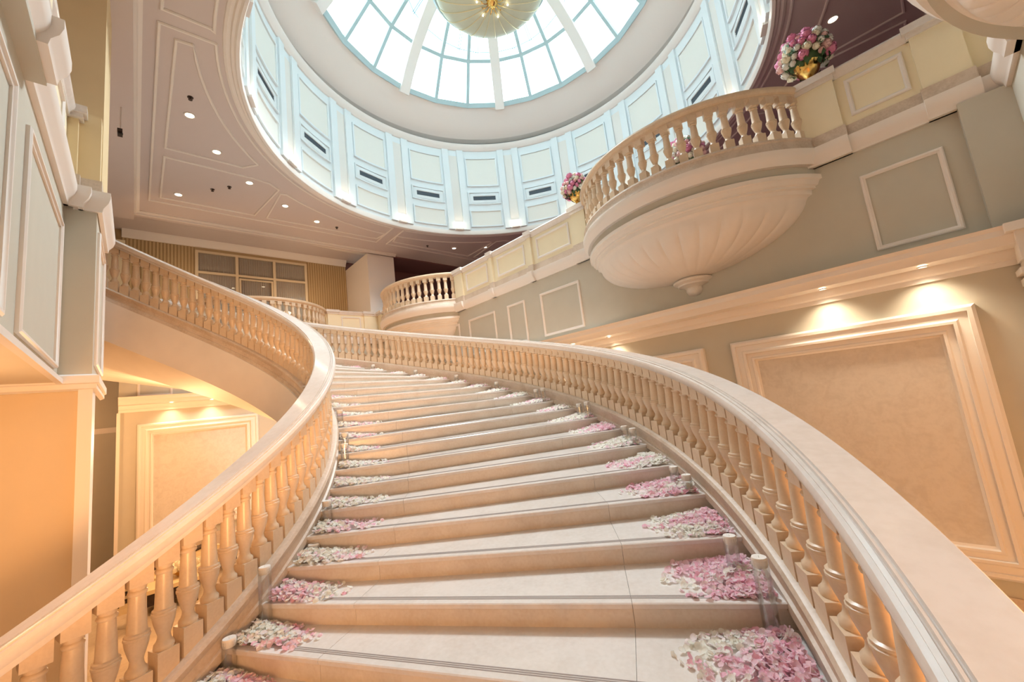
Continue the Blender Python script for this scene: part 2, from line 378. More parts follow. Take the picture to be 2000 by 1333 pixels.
PF = [(0, 0), (0, .022), (.012, .034), (.03, .034), (.042, .02), (.055, .016), (.055, 0)]     # small panel frame profile
BIGF = [(0, 0), (0, .07), (.03, .10), (.07, .10), (.075, .075), (.15, .085), (.17, .105), (.20, .105), (.205, .06), (.26, .065), (.275, .08), (.30, .08), (.305, .03), (.33, .02), (.33, 0)]
def wall_frame(parent, o, u, w, h, n, prof=PF, mat='trim_white', name='panel_frame'):
    mb = MB(); mb.frame(o, u, (0, 0, 1), n, w, h, prof); return fin(name, mb, mat, parent)
UY = (0, 1, 0); UX = (1, 0, 0)
for y0, y1 in ((-.40, .37), (5.08, 6.25), (6.78, 7.42), (7.92, 9.09), (9.55, 10.6), (12.5, 13.6)):
    wall_frame(WR, (XR, y0, 1.33), UY, y1 - y0, 1.03, n_r)
for x0, x1 in ((.02, .75), (1.6, 2.9), (3.6, 4.9)):
    wall_frame(WB, (x0, YB, 1.20), UX, x1 - x0, 1.2, n_b)
def big_panel(parent, o, u, w, h, n):
    f = wall_frame(parent, o, u, w, h, n, BIGF, 'trim_white', 'panel_frame')
    mb = MB(); ov, uv, nv = Vector(o), Vector(u), Vector(n)
    a = ov + uv * .3 + Vector((0, 0, .3)) + nv * .004; b = a + uv * (w - .6) + Vector((0, 0, h - .6)) + nv * .012
    lo = [min(p, q) for p, q in zip(a, b)]; hi = [max(p, q) for p, q in zip(a, b)]
    mb.box(lo, hi); p = fin('inset_panel', mb, 'damask', parent); p['label'] = 'damask patterned inset panel'; return f
for y0, y1 in ((-.30, 2.31), (2.74, 5.34), (5.8, 8.4), (8.8, 11.4), (11.8, 14.4)):
    big_panel(WR, (XR, y0, -2.56), UY, y1 - y0, 3.02, n_r)
for x0, x1 in ((.03, 2.80), (3.4, 6.2)):
    big_panel(WB, (x0, YB, -2.56), UX, x1 - x0, 3.02, n_b)
mb = MB(); mb.box((XR - .03, YF, ZF), (XR, YB, -2.75)); fin('dado_panel', mb, 'stone_band', WR)
mb = MB(); mb.box((-.34, YB - .03, ZF), (XR, YB, -2.75)); fin('dado_panel', mb, 'stone_band', WB)
# left wall frames
wall_frame(WL, (XL, 4.27, .84), UY, 1.89, 1.57, (1, 0, 0))
wall_frame(WL, (XL, 1.9, .84), UY, 1.89, 1.57, (1, 0, 0))
wall_frame(PIL, (-.36, 6.55, .92), UY, 1.1, 1.6, (1, 0, 0))
# right corner pilaster and lower capital
mb = MB(); mb.box((6.86, YF, 1.19), (XR, -.58, 2.73)); fin('pilaster', mb, 'paint_sage', WR)
mb = MB(); mb.box((6.60, YF - .1, ZF), (7.02, -.70, .74)); 
for a, b, e in ((.55, .62, .03), (.66, .72, .05), (.80, 1.10, .02), (1.10, 1.19, .08)): mb.box((6.60 - e, YF - .1, a), (7.02, -.70 + e, b))
mb.box((6.60, YF - .1, .7), (7.02, -.70, 1.12)); 
CORNERP = struct('column_corner', mb, 'trim_white', 'white pilaster with stepped capital in the right hand corner', 'column')
mb = MB(); mb.frame((6.65, -.70, -2.2), UX, (0, 0, 1), n_f, .3, 2.5, [(0, 0), (0, .02), (.03, .02), (.05, .01), (.05, 0)]); fin('panel_frame', mb, 'trim_white', CORNERP)

# ------------------------------------------------------------------ ceiling mouldings
def flat_path(pts, closed=True):
    """path with in-plane normals for a horizontal polyline"""
    out = []; n = len(pts)
    for i in range(n):
        p = Vector((*pts[i], 0)); a = Vector((*pts[(i - 1) % n], 0)); b = Vector((*pts[(i + 1) % n], 0))
        if not closed and i == 0: a = p - (b - p)
        if not closed and i == n - 1: b = p + (p - a)
        d1 = (p - a).normalized(); d2 = (b - p).normalized(); n1 = Vector((d1.y, -d1.x, 0)); n2 = Vector((d2.y, -d2.x, 0))
        m = (n1 + n2); m = m / max(.3, m.dot(n1)) if m.length > 1e-6 else n1
        out.append((p, m))
    if closed: out.append(out[0])
    return out
def ceil_frame(pts, w=.05, d=.03, closed=True):
    mb = MB(); path = [(Vector((p.x, p.y, ZC)), m) for p, m in flat_path(pts, closed)]
    mb.sweep(path, [(-w / 2, .0), (-w / 2, -d * .5), (-w / 4, -d), (w / 4, -d), (w / 2, -d * .4), (w / 2, .0)], caps=not closed)
    return fin('ceiling_moulding', mb, 'trim_white', CEIL, smooth=25)
def arc(r, a0, a1, n=14): return [(AX + r * cos(radians(a0 + (a1 - a0) * i / n)), AY + r * sin(radians(a0 + (a1 - a0) * i / n))) for i in range(n + 1)]
def panelset(mx, my):
    f = lambda pts: [(AX + (x - AX) * mx, AY + (y - AY) * my) for x, y in pts]
    ceil_frame(f([(.42, 7.65), (.64, 7.62)] + arc(6.34, 170.2, 138, 10) + [(1.9, 11.05), (.42, 11.05)]))
    ceil_frame(f([(.42, 11.45), (2.2, 11.45)] + arc(6.6, 130.5, 127.5, 2) + [(2.62, 13.62), (.42, 13.62)]))
    ceil_frame(f([(2.95, 11.95)] + arc(6.6, 125, 92, 10) + [(6.55, 13.62), (2.95, 13.62)]))
    ceil_frame(f([(.2, 7.42), (.9, 7.38)] + arc(6.02, 171.5, 92, 26) + [(6.67, 13.92), (.2, 13.92)]))
panelset(1, 1); panelset(-1, 1); panelset(-1, -1.0)
ceil_frame([(.22, 7.12), (.82, 7.1)] + arc(6.04, 174, 186, 4) + [(.82, 5.9), (.22, 5.88)])
# rim mouldings of the opening
mb = MB()
path = [((AX + cos(2 * pi * i / 128) * RD, AY + sin(2 * pi * i / 128) * RD, ZC), (cos(2 * pi * i / 128), sin(2 * pi * i / 128), 0)) for i in range(129)]
mb.sweep(path, [(-.02, .1), (-.04, .0), (-.02, -.07), (.03, -.09), (.06, -.06), (.10, -.055), (.12, -.02), (.17, -.04), (.21, -.025), (.22, 0), (.1, .1)], caps=False)
struct('trim_10', mb, 'trim_white', 'round moulded rim of the ceiling opening', 'moulding')

# ------------------------------------------------------------------ drum wall of the opening
ZR = 10.05
mb = MB()
mb.lathe([(RD, ZC + .05), (RD, ZR), (RD + .3, ZR), (RD + .3, ZC + .25)], 128, (AX, AY, 0))
DRUM = struct('wall_drum', mb, 'drum_white', 'round pale panelled drum wall beneath the skylight', smooth=20)
mb = MB()
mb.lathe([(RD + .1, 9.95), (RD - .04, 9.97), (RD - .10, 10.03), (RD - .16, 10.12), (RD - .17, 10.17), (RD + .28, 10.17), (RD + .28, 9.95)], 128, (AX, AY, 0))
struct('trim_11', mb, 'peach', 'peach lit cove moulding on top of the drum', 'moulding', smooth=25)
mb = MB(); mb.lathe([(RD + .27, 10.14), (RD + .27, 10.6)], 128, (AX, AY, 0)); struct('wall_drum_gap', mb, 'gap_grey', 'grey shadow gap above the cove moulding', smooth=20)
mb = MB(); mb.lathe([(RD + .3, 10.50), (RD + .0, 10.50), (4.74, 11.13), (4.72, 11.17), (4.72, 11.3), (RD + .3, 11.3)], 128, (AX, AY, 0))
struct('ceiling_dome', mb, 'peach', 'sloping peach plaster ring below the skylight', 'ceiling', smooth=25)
dg = pi / 180
def polar_frame(mb, a0, a1, z0, z1, w, r0, r1):
    wa = w / RD
    mb.curved(AX, AY, r0, r1, a0, a1, z0, z0 + w, 4); mb.curved(AX, AY, r0, r1, a0, a1, z1 - w, z1, 4)
    mb.curved(AX, AY, r0, r1, a0, a0 + wa, z0 + w, z1 - w, 1); mb.curved(AX, AY, r0, r1, a1 - wa, a1, z0 + w, z1 - w, 1)
def piece(name, fn, mat, first={}):
    if name not in first:
        mb = MB(); fn(mb); off = Vector((AX, AY, 0)); o = fin(name, mb, mat, None, off=off); o.parent = DRUM; o.location = off; first[name] = o; return o
    return None
protos = {}
def drum_part(key, name, fn, mat):
    mb = MB(); fn(mb); o = fin(name, mb, mat, None, off=(AX, AY, 0)); o.parent = DRUM; o.location = (AX, AY, 0); protos[key] = o
drum_part('up', 'upper_panel', lambda m: m.curved(AX, AY, RD - .015, RD + .02, -6.0 * dg, 6.0 * dg, 8.50, 9.60, 5), 'drum_panel')
drum_part('lp', 'lower_panel', lambda m: m.curved(AX, AY, RD - .015, RD + .02, -6.0 * dg, 6.0 * dg, 6.80, 7.38, 5), 'drum_panel')
drum_part('uf', 'panel_frame', lambda m: polar_frame(m, -6.4 * dg, 6.4 * dg, 8.44, 9.66, .05, RD - .05, RD + .01), 'drum_white')
drum_part('lf', 'panel_frame', lambda m: polar_frame(m, -6.4 * dg, 6.4 * dg, 6.74, 7.43, .05, RD - .05, RD + .01), 'drum_white')
drum_part('vf', 'panel_frame', lambda m: polar_frame(m, -6.4 * dg, 6.4 * dg, 7.68, 8.20, .04, RD - .045, RD + .01), 'drum_white')
drum_part('pa', 'pilaster', lambda m: m.curved(AX, AY, RD - .075, RD + .01, 7.0 * dg, 9.5 * dg, 6.62, 9.95, 2), 'drum_white')
drum_part('pb', 'pilaster', lambda m: m.curved(AX, AY, RD - .075, RD + .01, -9.5 * dg, -7.0 * dg, 6.62, 9.95, 2), 'drum_white')
drum_part('ni', 'niche_panel', lambda m: m.curved(AX, AY, RD - .02, RD + .01, 9.6 * dg, 12.9 * dg, 6.93, 9.72, 2), 'niche_cream')
drum_part('nt', 'niche_ledge', lambda m: m.curved(AX, AY, RD - .06, RD + .01, 9.5 * dg, 13.0 * dg, 6.84, 6.93, 2), 'drum_white')
def vent_root(a, lab):
    r = empty('air_vent', (AX + RD * cos(a), AY + RD * sin(a), 7.94), lab, 'vent', 'air vents round the drum', rz=a); return r
vp = {}
for k in range(16):
    a = radians(11.25 + 22.5 * k)
    for key, p in protos.items():
        if k == 0: p.rotation_euler = (0, 0, a)
        else: inst(p, DRUM, (AX, AY, 0), a)
    side = ['dark slot air vent in the pale drum panel above the balcony', 'dark slot air vent in the pale drum panel']
    nm = {6: 'farthest left, beside the ceiling downlights', 5: 'second from the left end of the row', 4: 'third from the left end of the row', 3: 'fourth from the left end of the row', 2: 'straight below the chandelier', 1: 'just left of the small bouquet', 0: 'peeking out right of the small bouquet', 15: 'behind the large balcony rail', 14: 'left of the big rose bouquet', 13: 'at the top edge above the big rose bouquet'}
    un = {6: 'left end, beside the ceiling downlights', 5: 'second from the left end', 4: 'third from the left end', 3: 'fourth from the left end', 2: 'left of the vent below the chandelier', 1: 'right of the vent below the chandelier', 0: 'just left of the small bouquet', 15: 'behind the large balcony rail', 14: 'over the right balcony rail', 13: 'just left of the big rose bouquet'}
    v = vent_root(a, 'dark slot vent in the drum ' + nm.get(k, 'on the side out of view behind the camera'))
    if k == 0:
        m1 = MB(); m1.frame((-.02, -.56, -.20), (0, 1, 0), (0, 0, 1), (-1, 0, 0), 1.12, .40, [(0, 0), (0, .02), (.05, .03), (.11, .03), (.12, .01), (.12, 0)]); vp['f'] = fin('frame', m1, 'drum_white', None)
        vp['f'].parent = v
        m2 = MB(); m2.box((-.03, -.45, -.09), (-.005, .45, .09)); vp['g'] = fin('grille', m2, 'vent_dark', None); vp['g'].parent = v
        m3 = MB(); m3.box((-.04, -.45, -.006), (-.03, .45, .006)); vp['s'] = fin('slat', m3, 'vent_dark', None); vp['s'].parent = v; vp['s'].location = (0, 0, 0)
        for dz in (-.05, .05): inst(vp['s'], v, (0, 0, dz))
    else:
        inst(vp['f'], v); inst(vp['g'], v)
        for dz in (-.05, 0, .05): inst(vp['s'], v, (0, 0, dz))
    # uplight in the niche beside it
    b = a + radians(11.25)
    u = empty('uplight', (AX + (RD - .065) * cos(b), AY + (RD - .065) * sin(b), 6.63), 'glowing uplight at the foot of a drum niche, ' + un.get(k, 'out of view'), 'light', 'uplights round the drum', rz=b)
    if k == 0:
        m1 = MB(); m1.box((-.05, -.16, -.03), (.05, .16, .03)); vp['u'] = fin('housing', m1, 'metal_white', None); vp['u'].parent = u
        m2 = MB(); m2.box((-.035, -.13, .03), (.035, .13, .045)); vp['l'] = fin('lens', m2, 'bulb_up', None); vp['l'].parent = u
    else: inst(vp['u'], u); inst(vp['l'], u)
    point('uplight_light', (-.05, 0, .14), .06, 7, (1, .80, .58), u)

# ------------------------------------------------------------------ skylight dome
SK = empty('skylight', (AX, AY, 11.17), 'glass dome skylight with eight white ribs and teal glazing bars', 'skylight')
DC = 7.67; DR = 5.88
EL = [36.6, 50.6, 64.6, 78.6]
def dome(el, a, r=DR): return Vector((AX + r * cos(radians(el)) * cos(a), AY + r * cos(radians(el)) * sin(a), DC + r * sin(radians(el))))
plain('bar_teal', (.50, .66, .69), .4); plain('bar_dark', (.05, .13, .15), .4)
for k in range(8):
    a = radians(45 * k + 1); mb = MB(); loops = []
    for i in range(9):
        el = EL[0] + (EL[3] - EL[0]) * i / 8 - (1.2 if i == 0 else 0); p = dome(el, a, DR - .16); q = dome(el, a, DR + .06); t = Vector((-sin(a), cos(a), 0)) * .17
        loops.append([p - t, p + t, q + t, q - t])
    mb.rings(loops); o = fin('rib', mb, 'peach', SK)
    mb = MB(); p = dome(EL[0] + .6, a, DR - .165); mb.sphere(p, .03, 8, 6); fin('stud', mb, 'gold', o)
for k in range(24):
    a0 = radians(15 * k + 1); a1 = radians(15 * k + 16)
    if k % 3:
        mb = MB()
        for i in range(3): mb.bar(dome(EL[i], a0), dome(EL[i + 1], a0), .11, .12, up=dome(EL[i], a0) - Vector((AX, AY, DC)))
        o = fin('mullion', mb, 'bar_teal', SK)
        mb = MB()
        for i in range(3):
            for q in (-1, 1): da = q * .062 / (DR * cos(radians(EL[i]))); db = q * .062 / (DR * cos(radians(EL[i + 1]))); mb.bar(dome(EL[i], a0 + da, DR - .055), dome(EL[i + 1], a0 + db, DR - .055), .03, .03, up=dome(EL[i], a0) - Vector((AX, AY, DC)))
        fin('gasket', mb, 'bar_dark', o)
    for i in (1, 2):
        mb = MB(); mb.bar(dome(EL[i], a0), dome(EL[i], a1), .11, .12, up=(dome(EL[i], a0) - Vector((AX, AY, DC)))); o = fin('ring_bar', mb, 'bar_teal', SK)
        mb = MB(); mb.bar(dome(EL[i] + .6, a0, DR - .055), dome(EL[i] + .6, a1, DR - .055), .03, .03, up=(dome(EL[i], a0) - Vector((AX, AY, DC)))); fin('gasket', mb, 'bar_dark', o)
    mb = MB(); mb.bar(dome(EL[0] + .3, a0), dome(EL[0] + .3, a1), .16, .12, up=(dome(EL[0], a0) - Vector((AX, AY, DC)))); o = fin('base_bar', mb, 'bar_teal', SK)
    mb = MB(); mb.bar(dome(EL[0] + 1.1, a0, DR - .04), dome(EL[0] + 1.1, a1, DR - .04), .035, .03, up=(dome(EL[0], a0) - Vector((AX, AY, DC)))); fin('gasket', mb, 'bar_dark', o)
    for i in range(3):
        mb = MB(); mb.add([dome(EL[i], a0), dome(EL[i], a1), dome(EL[i + 1], a1), dome(EL[i + 1], a0)], [(0, 1, 2, 3)]); fin('pane', mb, 'skylight_glass', SK, smooth=0)
mb = MB(); z = DC + DR * sin(radians(EL[3])); rr = DR * cos(radians(EL[3])); mb.lathe([(rr + .1, z - .15), (rr - .1, z - .15), (.01, z + .1), (.01, z + .2), (rr + .1, z + .1)], 48, (AX, AY, 0)); fin('hub', mb, 'peach', SK)
# roof collar keeps daylight to the glass
mb = MB(); mb.lathe([(4.70, 11.28), (4.95, 11.28), (9.5, 11.28), (9.5, 11.4), (4.86, 11.4)], 64, (AX, AY, 0)); mb.lathe([(RD + .29, 6.75), (9.5, 6.75)], 64, (AX, AY, 0)); mb.lathe([(6.4, 6.7), (6.4, 11.3)], 64, (AX, AY, 0))
struct('roof', mb, 'plaster_white', 'flat roof deck around the skylight', 'roof')

# chandelier
CHZ = 10.5
CH = empty('chandelier', (AX, AY, CHZ), 'large pale green glass bowl chandelier with gold ribs hanging in the dome', 'chandelier')
mb = MB(); prof = [(.02, 0)] + [(1.53 * sin(x * pi / 2 / 10), .56 * (1 - cos(x * pi / 2 / 10))) for x in range(1, 11)]
mb.lathe(prof + [(1.50, .60), (1.2, .55)], 64, (AX, AY, CHZ)); fin('bowl', mb, 'chandelier_shade', CH)
mb = MB(); mb.lathe([(1.5, .55), (1.58, .55), (1.64, .62), (1.64, .74), (1.58, .76), (1.5, .62)], 64, (AX, AY, CHZ)); fin('rim', mb, 'bar_teal', CH)
for k in range(24):
    a = 2 * pi * k / 24; mb = MB()
    mb.tube([(AX + (r + .006) * cos(a), AY + (r + .006) * sin(a), CHZ + z - .008) for r, z in prof[1:]], .009, 5); fin('gold_rib', mb, 'gold_pale', CH)
mb = MB(); mb.lathe([(.001, -.20), (.03, -.19), (.045, -.15), (.03, -.11), (.05, -.10), (.10, -.07), (.13, -.04), (.15, -.01), (.15, .02), (.02, .05)], 20, (AX, AY, CHZ)); fin('finial', mb, 'gold', CH)
for k in range(12):
    a = 2 * pi * k / 12; mb = MB()
    mb.tube([(AX + r * cos(a), AY + r * sin(a), CHZ + z) for r, z in ((.12, -.03), (.2, -.07), (.28, -.06), (.30, .0))], .012, 5); fin('leaf_arm', mb, 'gold', CH)
for k in range(6):
    a = 2 * pi * k / 6 + .5; c = (AX + .42 * cos(a), AY + .42 * sin(a), CHZ - .02); mb = MB(); mb.sphere(c, .022, 10, 7); fin('bulb', mb, 'bulb', CH)
mb = MB(); mb.tube([(AX, AY, CHZ + .5), (AX, AY, 13.3)], .03, 8); fin('rod', mb, 'gold', CH)

# ------------------------------------------------------------------ downlights
dl = {}
def downlight(loc, label, r=.09, group='recessed ceiling downlights'):
    o = empty('downlight', loc, label, 'light', group)
    if r not in dl:
        m1 = MB(); m1.lathe([(r * .72, -.002), (r * .8, -.014), (r * 1.0, -.012), (r * 1.05, 0)], 20); a = fin('trim_ring', m1, 'metal_white', None)
        m2 = MB(); m2.lathe([(.001, -.006), (r * .74, -.006)], 20); b = fin('lens', m2, 'bulb', None); dl[r] = (a, b)
        a.parent = o; b.parent = o
    else:
        for q in dl[r]: inst(q, o)
    return o
ring = [(153.3, 6.87, 'first of the left row, highest in the ceiling'), (143.1, 6.95, 'second of the left row'), (132.0, 7.05, 'third of the left row, beside the sprinkler'), (120.9, 7.11, 'fourth of the left row'), (110.9, 7.19, 'fifth of the left row, lowest beside the drum rim'), (66.8, 7.23, 'left one of the pair over the small far balcony'), (56.3, 7.17, 'right one of the pair over the small far balcony'), (-64.8, 6.82, 'alone above the large bouquet at the right')]
for a, r, lab in ring:
    p = (AX + r * cos(radians(a)), AY + r * sin(radians(a)), ZC)
    downlight(p, 'glowing ceiling downlight, ' + lab, .10); spot('downlight_light', (p[0], p[1], ZC - .06), (p[0], p[1], 0), 40, SOFTWARM, 100, .8)
downlight((.78, 13.26, ZC), 'glowing ceiling downlight, near the back left ceiling corner', .10)
for i, (y, lab) in enumerate(((.02, 'over the right end of the framed panel'), (.98, 'over the middle of the framed panel'), (4.4, 'over the second panel beside the balcony bowl tip'), (5.3, 'further back past the bowl tip'))):
    downlight((XR - .22, y, .975), 'small spotlight in the right wall cornice, ' + lab, .05, 'cornice spotlights')
    spot('cornice_spot_light', (XR - .22, y, .955), (XR - .12, y, -2.0), 80, (1, .83, .60), 120, 1.0, .08)
for x, lab in ((.72, 'left one over the framed panel'), (1.62, 'right one over the framed panel'), (4.4, 'far one hidden by the stairs')):
    downlight((x, YB - .22, .975), 'small spotlight in the back wall cornice under the stairs, ' + lab, .05, 'cornice spotlights')
    spot('cornice_spot_light', (x, YB - .22, .955), (x, YB - .12, -2.0), 55, (1, .74, .45), 120, 1.0, .08)
sp = None
for i, ((x, y), lab) in enumerate((((.71, 9.01), 'above the first downlight'), ((1.45, 12.55), 'left of the third downlight'), ((1.78, 12.2), 'just beside the third downlight'), ((5.0, 13.35), 'right of the fifth downlight'), ((8.6, 13.4), 'over the small far balcony'))):
    o = empty('sprinkler', (x, y, ZC), 'small dark sprinkler head on the ceiling ' + lab, 'sprinkler', 'ceiling sprinklers')
    if sp is None:
        m1 = MB(); m1.lathe([(.05, 0), (.05, -.01), (.02, -.015), (.012, -.05), (.035, -.052), (.035, -.058), (.001, -.058)], 12); sp = fin('head', m1, 'dark_wood', None); sp.parent = o
    else: inst(sp, o)
# security camera on the left
o = empty('security_camera', (-.27, 9.6, 5.72), 'small dark security camera on a bracket beside the left column', 'camera')
mb = MB(); mb.box((-.31, 9.5, 5.68), (-.24, 9.7, 5.74)); fin('body', mb, 'dark_wood', o)
mb = MB(); mb.tube([(-.27, 9.62, 5.76), (-.27, 9.62, 6.0), (-.27, 9.7, 6.3)], .012, 6); fin('bracket', mb, 'metal_white', o)
mb = MB(); mb.lathe([(.001, 0), (.035, 0), (.04, .03)], 12, (-.27, 9.55, 5.64)); fin('lens', mb, 'black_plastic', o)

# ------------------------------------------------------------------ staircase
ST = empty('staircase', (CX, CY, ZF), 'curved marble staircase with petals heaped at both ends of its steps', 'staircase')
def sector(mb, r0, r1, a0, a1, z0, z1, n=3):
    loops = []
    for i in range(n + 1):
        a = a0 + (a1 - a0) * i / n
        loops.append([(r0 * cos(a), r0 * sin(a), z0), (r1 * cos(a), r1 * sin(a), z0), (r1 * cos(a), r1 * sin(a), z1), (r0 * cos(a), r0 * sin(a), z1)])
    mb.rings(loops)
def skew(mb, r0, r1, off0, off1, z0, z1):
    """slab along radius, tangential offsets in metres"""
    vs = []
    for z in (z0, z1):
        for r, o in ((r0, off0), (r1, off0), (r1, off1), (r0, off1)): a = o / r; vs.append((r * cos(a), r * sin(a), z))
    mb.add(vs, [(0, 3, 2, 1), (4, 5, 6, 7), (0, 1, 5, 4), (1, 2, 6, 5), (2, 3, 7, 6), (3, 0, 4, 7)])
cuts = [2.95, 3.92, 5.93, 6.93]
sproto = []
for k in range(KB, KT):
    t, z = stept(k), stepz(k)
    if not sproto:
        mb = MB(); sector(mb, 2.95, 6.93, .01, DT + .012, -.22, -.04, 3); core = fin('step', mb, 'marble_riser', None); core.parent = ST
        kids = []
        for i in range(3):
            mb = MB(); g = .0012
            r0, r1 = cuts[i] + g, cuts[i + 1] - g; vs = []
            for zz, o in ((-.034, .0), (-.034, None), (-.006, -.004), (0, .004), (0, None)):
                for r in (r0, r1):
                    a = (o / r) if o is not None else DT + .012; vs.append((r * cos(a), r * sin(a), zz))
            mb.add(vs, [(0, 1, 3, 2), (0, 4, 5, 1), (4, 6, 7, 5), (6, 8, 9, 7), (2, 3, 9, 8), (0, 2, 8, 6, 4), (1, 5, 7, 9, 3)])
            kids.append(fin('tread_slab', mb, 'marble_tread', None))
            mb = MB(); skew(mb, cuts[i] + g, cuts[i + 1] - g, .016, .06, -H - .01, -.036); kids.append(fin('riser_slab', mb, 'marble_riser', None))
        mb = MB()
        for o in (.055, .072, .089): skew(mb, 3.12, 6.76, o, o + .009, -.002, .0012)
        kids.append(fin('anti_slip_strip', mb, 'strip', None, smooth=0))
        for c in kids: c.parent = core
        sproto.append(core); core.location = (0, 0, z - ZF); core.rotation_euler = (0, 0, t)
    else:
        c = copy_tree(sproto[0], ST); c.location = (0, 0, z - ZF); c.rotation_euler = (0, 0, t)
def helix(name, prof, r, t0, t1, mat, parent, n=150, dz=0., smooth=35, lab=None):
    mb = MB(); loops = []
    for i in range(n + 1):
        t = t0 + (t1 - t0) * i / n; z = min(zt(t), zt(1.72)) + dz
        loops.append([(CX + (r + a) * cos(t), CY + (r + a) * sin(t), z + b) for a, b in prof])
    mb.rings(loops); o = fin(name, mb, mat, parent, smooth=smooth)
    if lab: o['label'] = lab
    return o
TB, TT = -2.2, 1.69
STR = [(-.115, -.05), (.115, -.05), (.115, .02), (.095, .03), (.095, .10), (.115, .13), (.125, .165), (.11, .19), (.085, .20), (-.085, .20), (-.11, .19), (-.125, .165), (-.115, .13), (-.095, .10), (-.095, .03), (-.115, .02)]
helix('inner_stringer', STR, 2.975, TB, TT, 'stone_band', ST)
helix('outer_stringer', STR, 6.93, TB, TT, 'stone_band', ST)
helix('inner_fascia', [(0, -.73), (.12, -.73), (.12, -.04), (0, -.04)], 2.83, -2.0, TT, 'plaster_fascia', ST, lab='white plastered inner face of the curved flight')
helix('outer_fascia', [(0, -1.15), (.12, -1.15), (.12, -.04), (0, -.04)], 6.94, -2.0, TT, 'plaster_fascia', ST)
helix('soffit', [(0, -.728), (.66, -1.145), (4.05, -1.145), (4.05, -1.0), (.7, -1.0), (0, -.6)], 2.88, -2.0, TT, 'plaster_fascia', ST)

# ---------------------------------------- balustrades
def baluster_mesh(name, hw, k, mat='stone_baluster', hgt=.79):
    mb = MB(); h = hgt
    mb.box((-hw, -hw, -.06), (hw, hw, .155)); mb.box((-hw * 1.02, -hw * 1.02, h * .86), (hw * 1.02, hw * 1.02, h + .06))
    P = [(.060, .155), (.062, .165), (.060, .185), (.046, .20), (.040, .215), (.037, .24), (.044, .26), (.054, .29), (.063, .32), (.068, .345), (.069, .362), (.074, .366), (.074, .378), (.068, .382), (.070, .386), (.070, .396), (.058, .402), (.056, .41), (.052, .50), (.047, .60), (.045, .618), (.052, .624), (.056, .634), (.052, .645), (.045, .65), (.047, .66), (.058, .675), (.060, .685)]
    mb.lathe([(r * k, z * h / .79) for r, z in P], 14)
    return fin(name, mb, mat, None, smooth=40)
RAIL = [(-.075, -.150), (-.075, -.115), (-.110, -.105), (-.130, -.075), (-.135, -.045), (-.125, -.022), (-.110, -.014), (-.112, -.004), (-.098, 0), (-.095, -.012), (-.088, -.012), (-.085, 0), (-.077, 0), (-.074, -.012), (-.067, -.012), (-.064, 0), (.064, 0), (.067, -.012), (.074, -.012), (.077, 0), (.085, 0), (.088, -.012), (.095, -.012), (.098, 0), (.112, -.004), (.110, -.014), (.125, -.022), (.135, -.045), (.130, -.075), (.110, -.105), (.075, -.115), (.075, -.150)]
bal_in = baluster_mesh('baluster', .060, .93); bal_out = baluster_mesh('baluster', .080, 1.14)
GR = [(.064, 0), (.067, -.012), (.074, -.012), (.077, 0), (.085, 0), (.088, -.012), (.095, -.012), (.098, 0)]
RAIL_IN = [p for p in RAIL if not (p[0] < 0 and (-p[0], p[1]) in GR)]
RAIL_OUT = [p for p in RAIL if not (p[0] > 0 and p in GR)]
BI = empty('balustrade', (CX, CY, ZF), 'left stair balustrade, polished stone handrail on bulbous balusters along the inner curve', 'balustrade')
BO = empty('balustrade', (CX, CY, ZF), 'right stair balustrade sweeping along the outer curve of the steps', 'balustrade')
helix('handrail', RAIL_IN, 2.975, TB, TT, 'stone_rail', BI, 170, dz=1.12); helix('handrail', RAIL_OUT, 6.93, TB, TT, 'stone_rail', BO, 240, dz=1.09)
def place_bal(proto, root, r, sp, zoff, ph):
    n = int((1.62 + 1.95) / sp); used = False
    for i in range(n):
        t = -1.9553 + ph + sp * (i + .5); o = proto if not used else proto.copy()
        if used: COL.objects.link(o)
        used = True
        o.parent = root; o.location = (r * cos(t), r * sin(t), zt(t) + zoff - ZF); o.rotation_euler = (0, 0, t)
place_bal(bal_in, BI, 2.975, DT / 2, .195, -.0095); place_bal(bal_out, BO, 6.93, .0273, .185, .0)

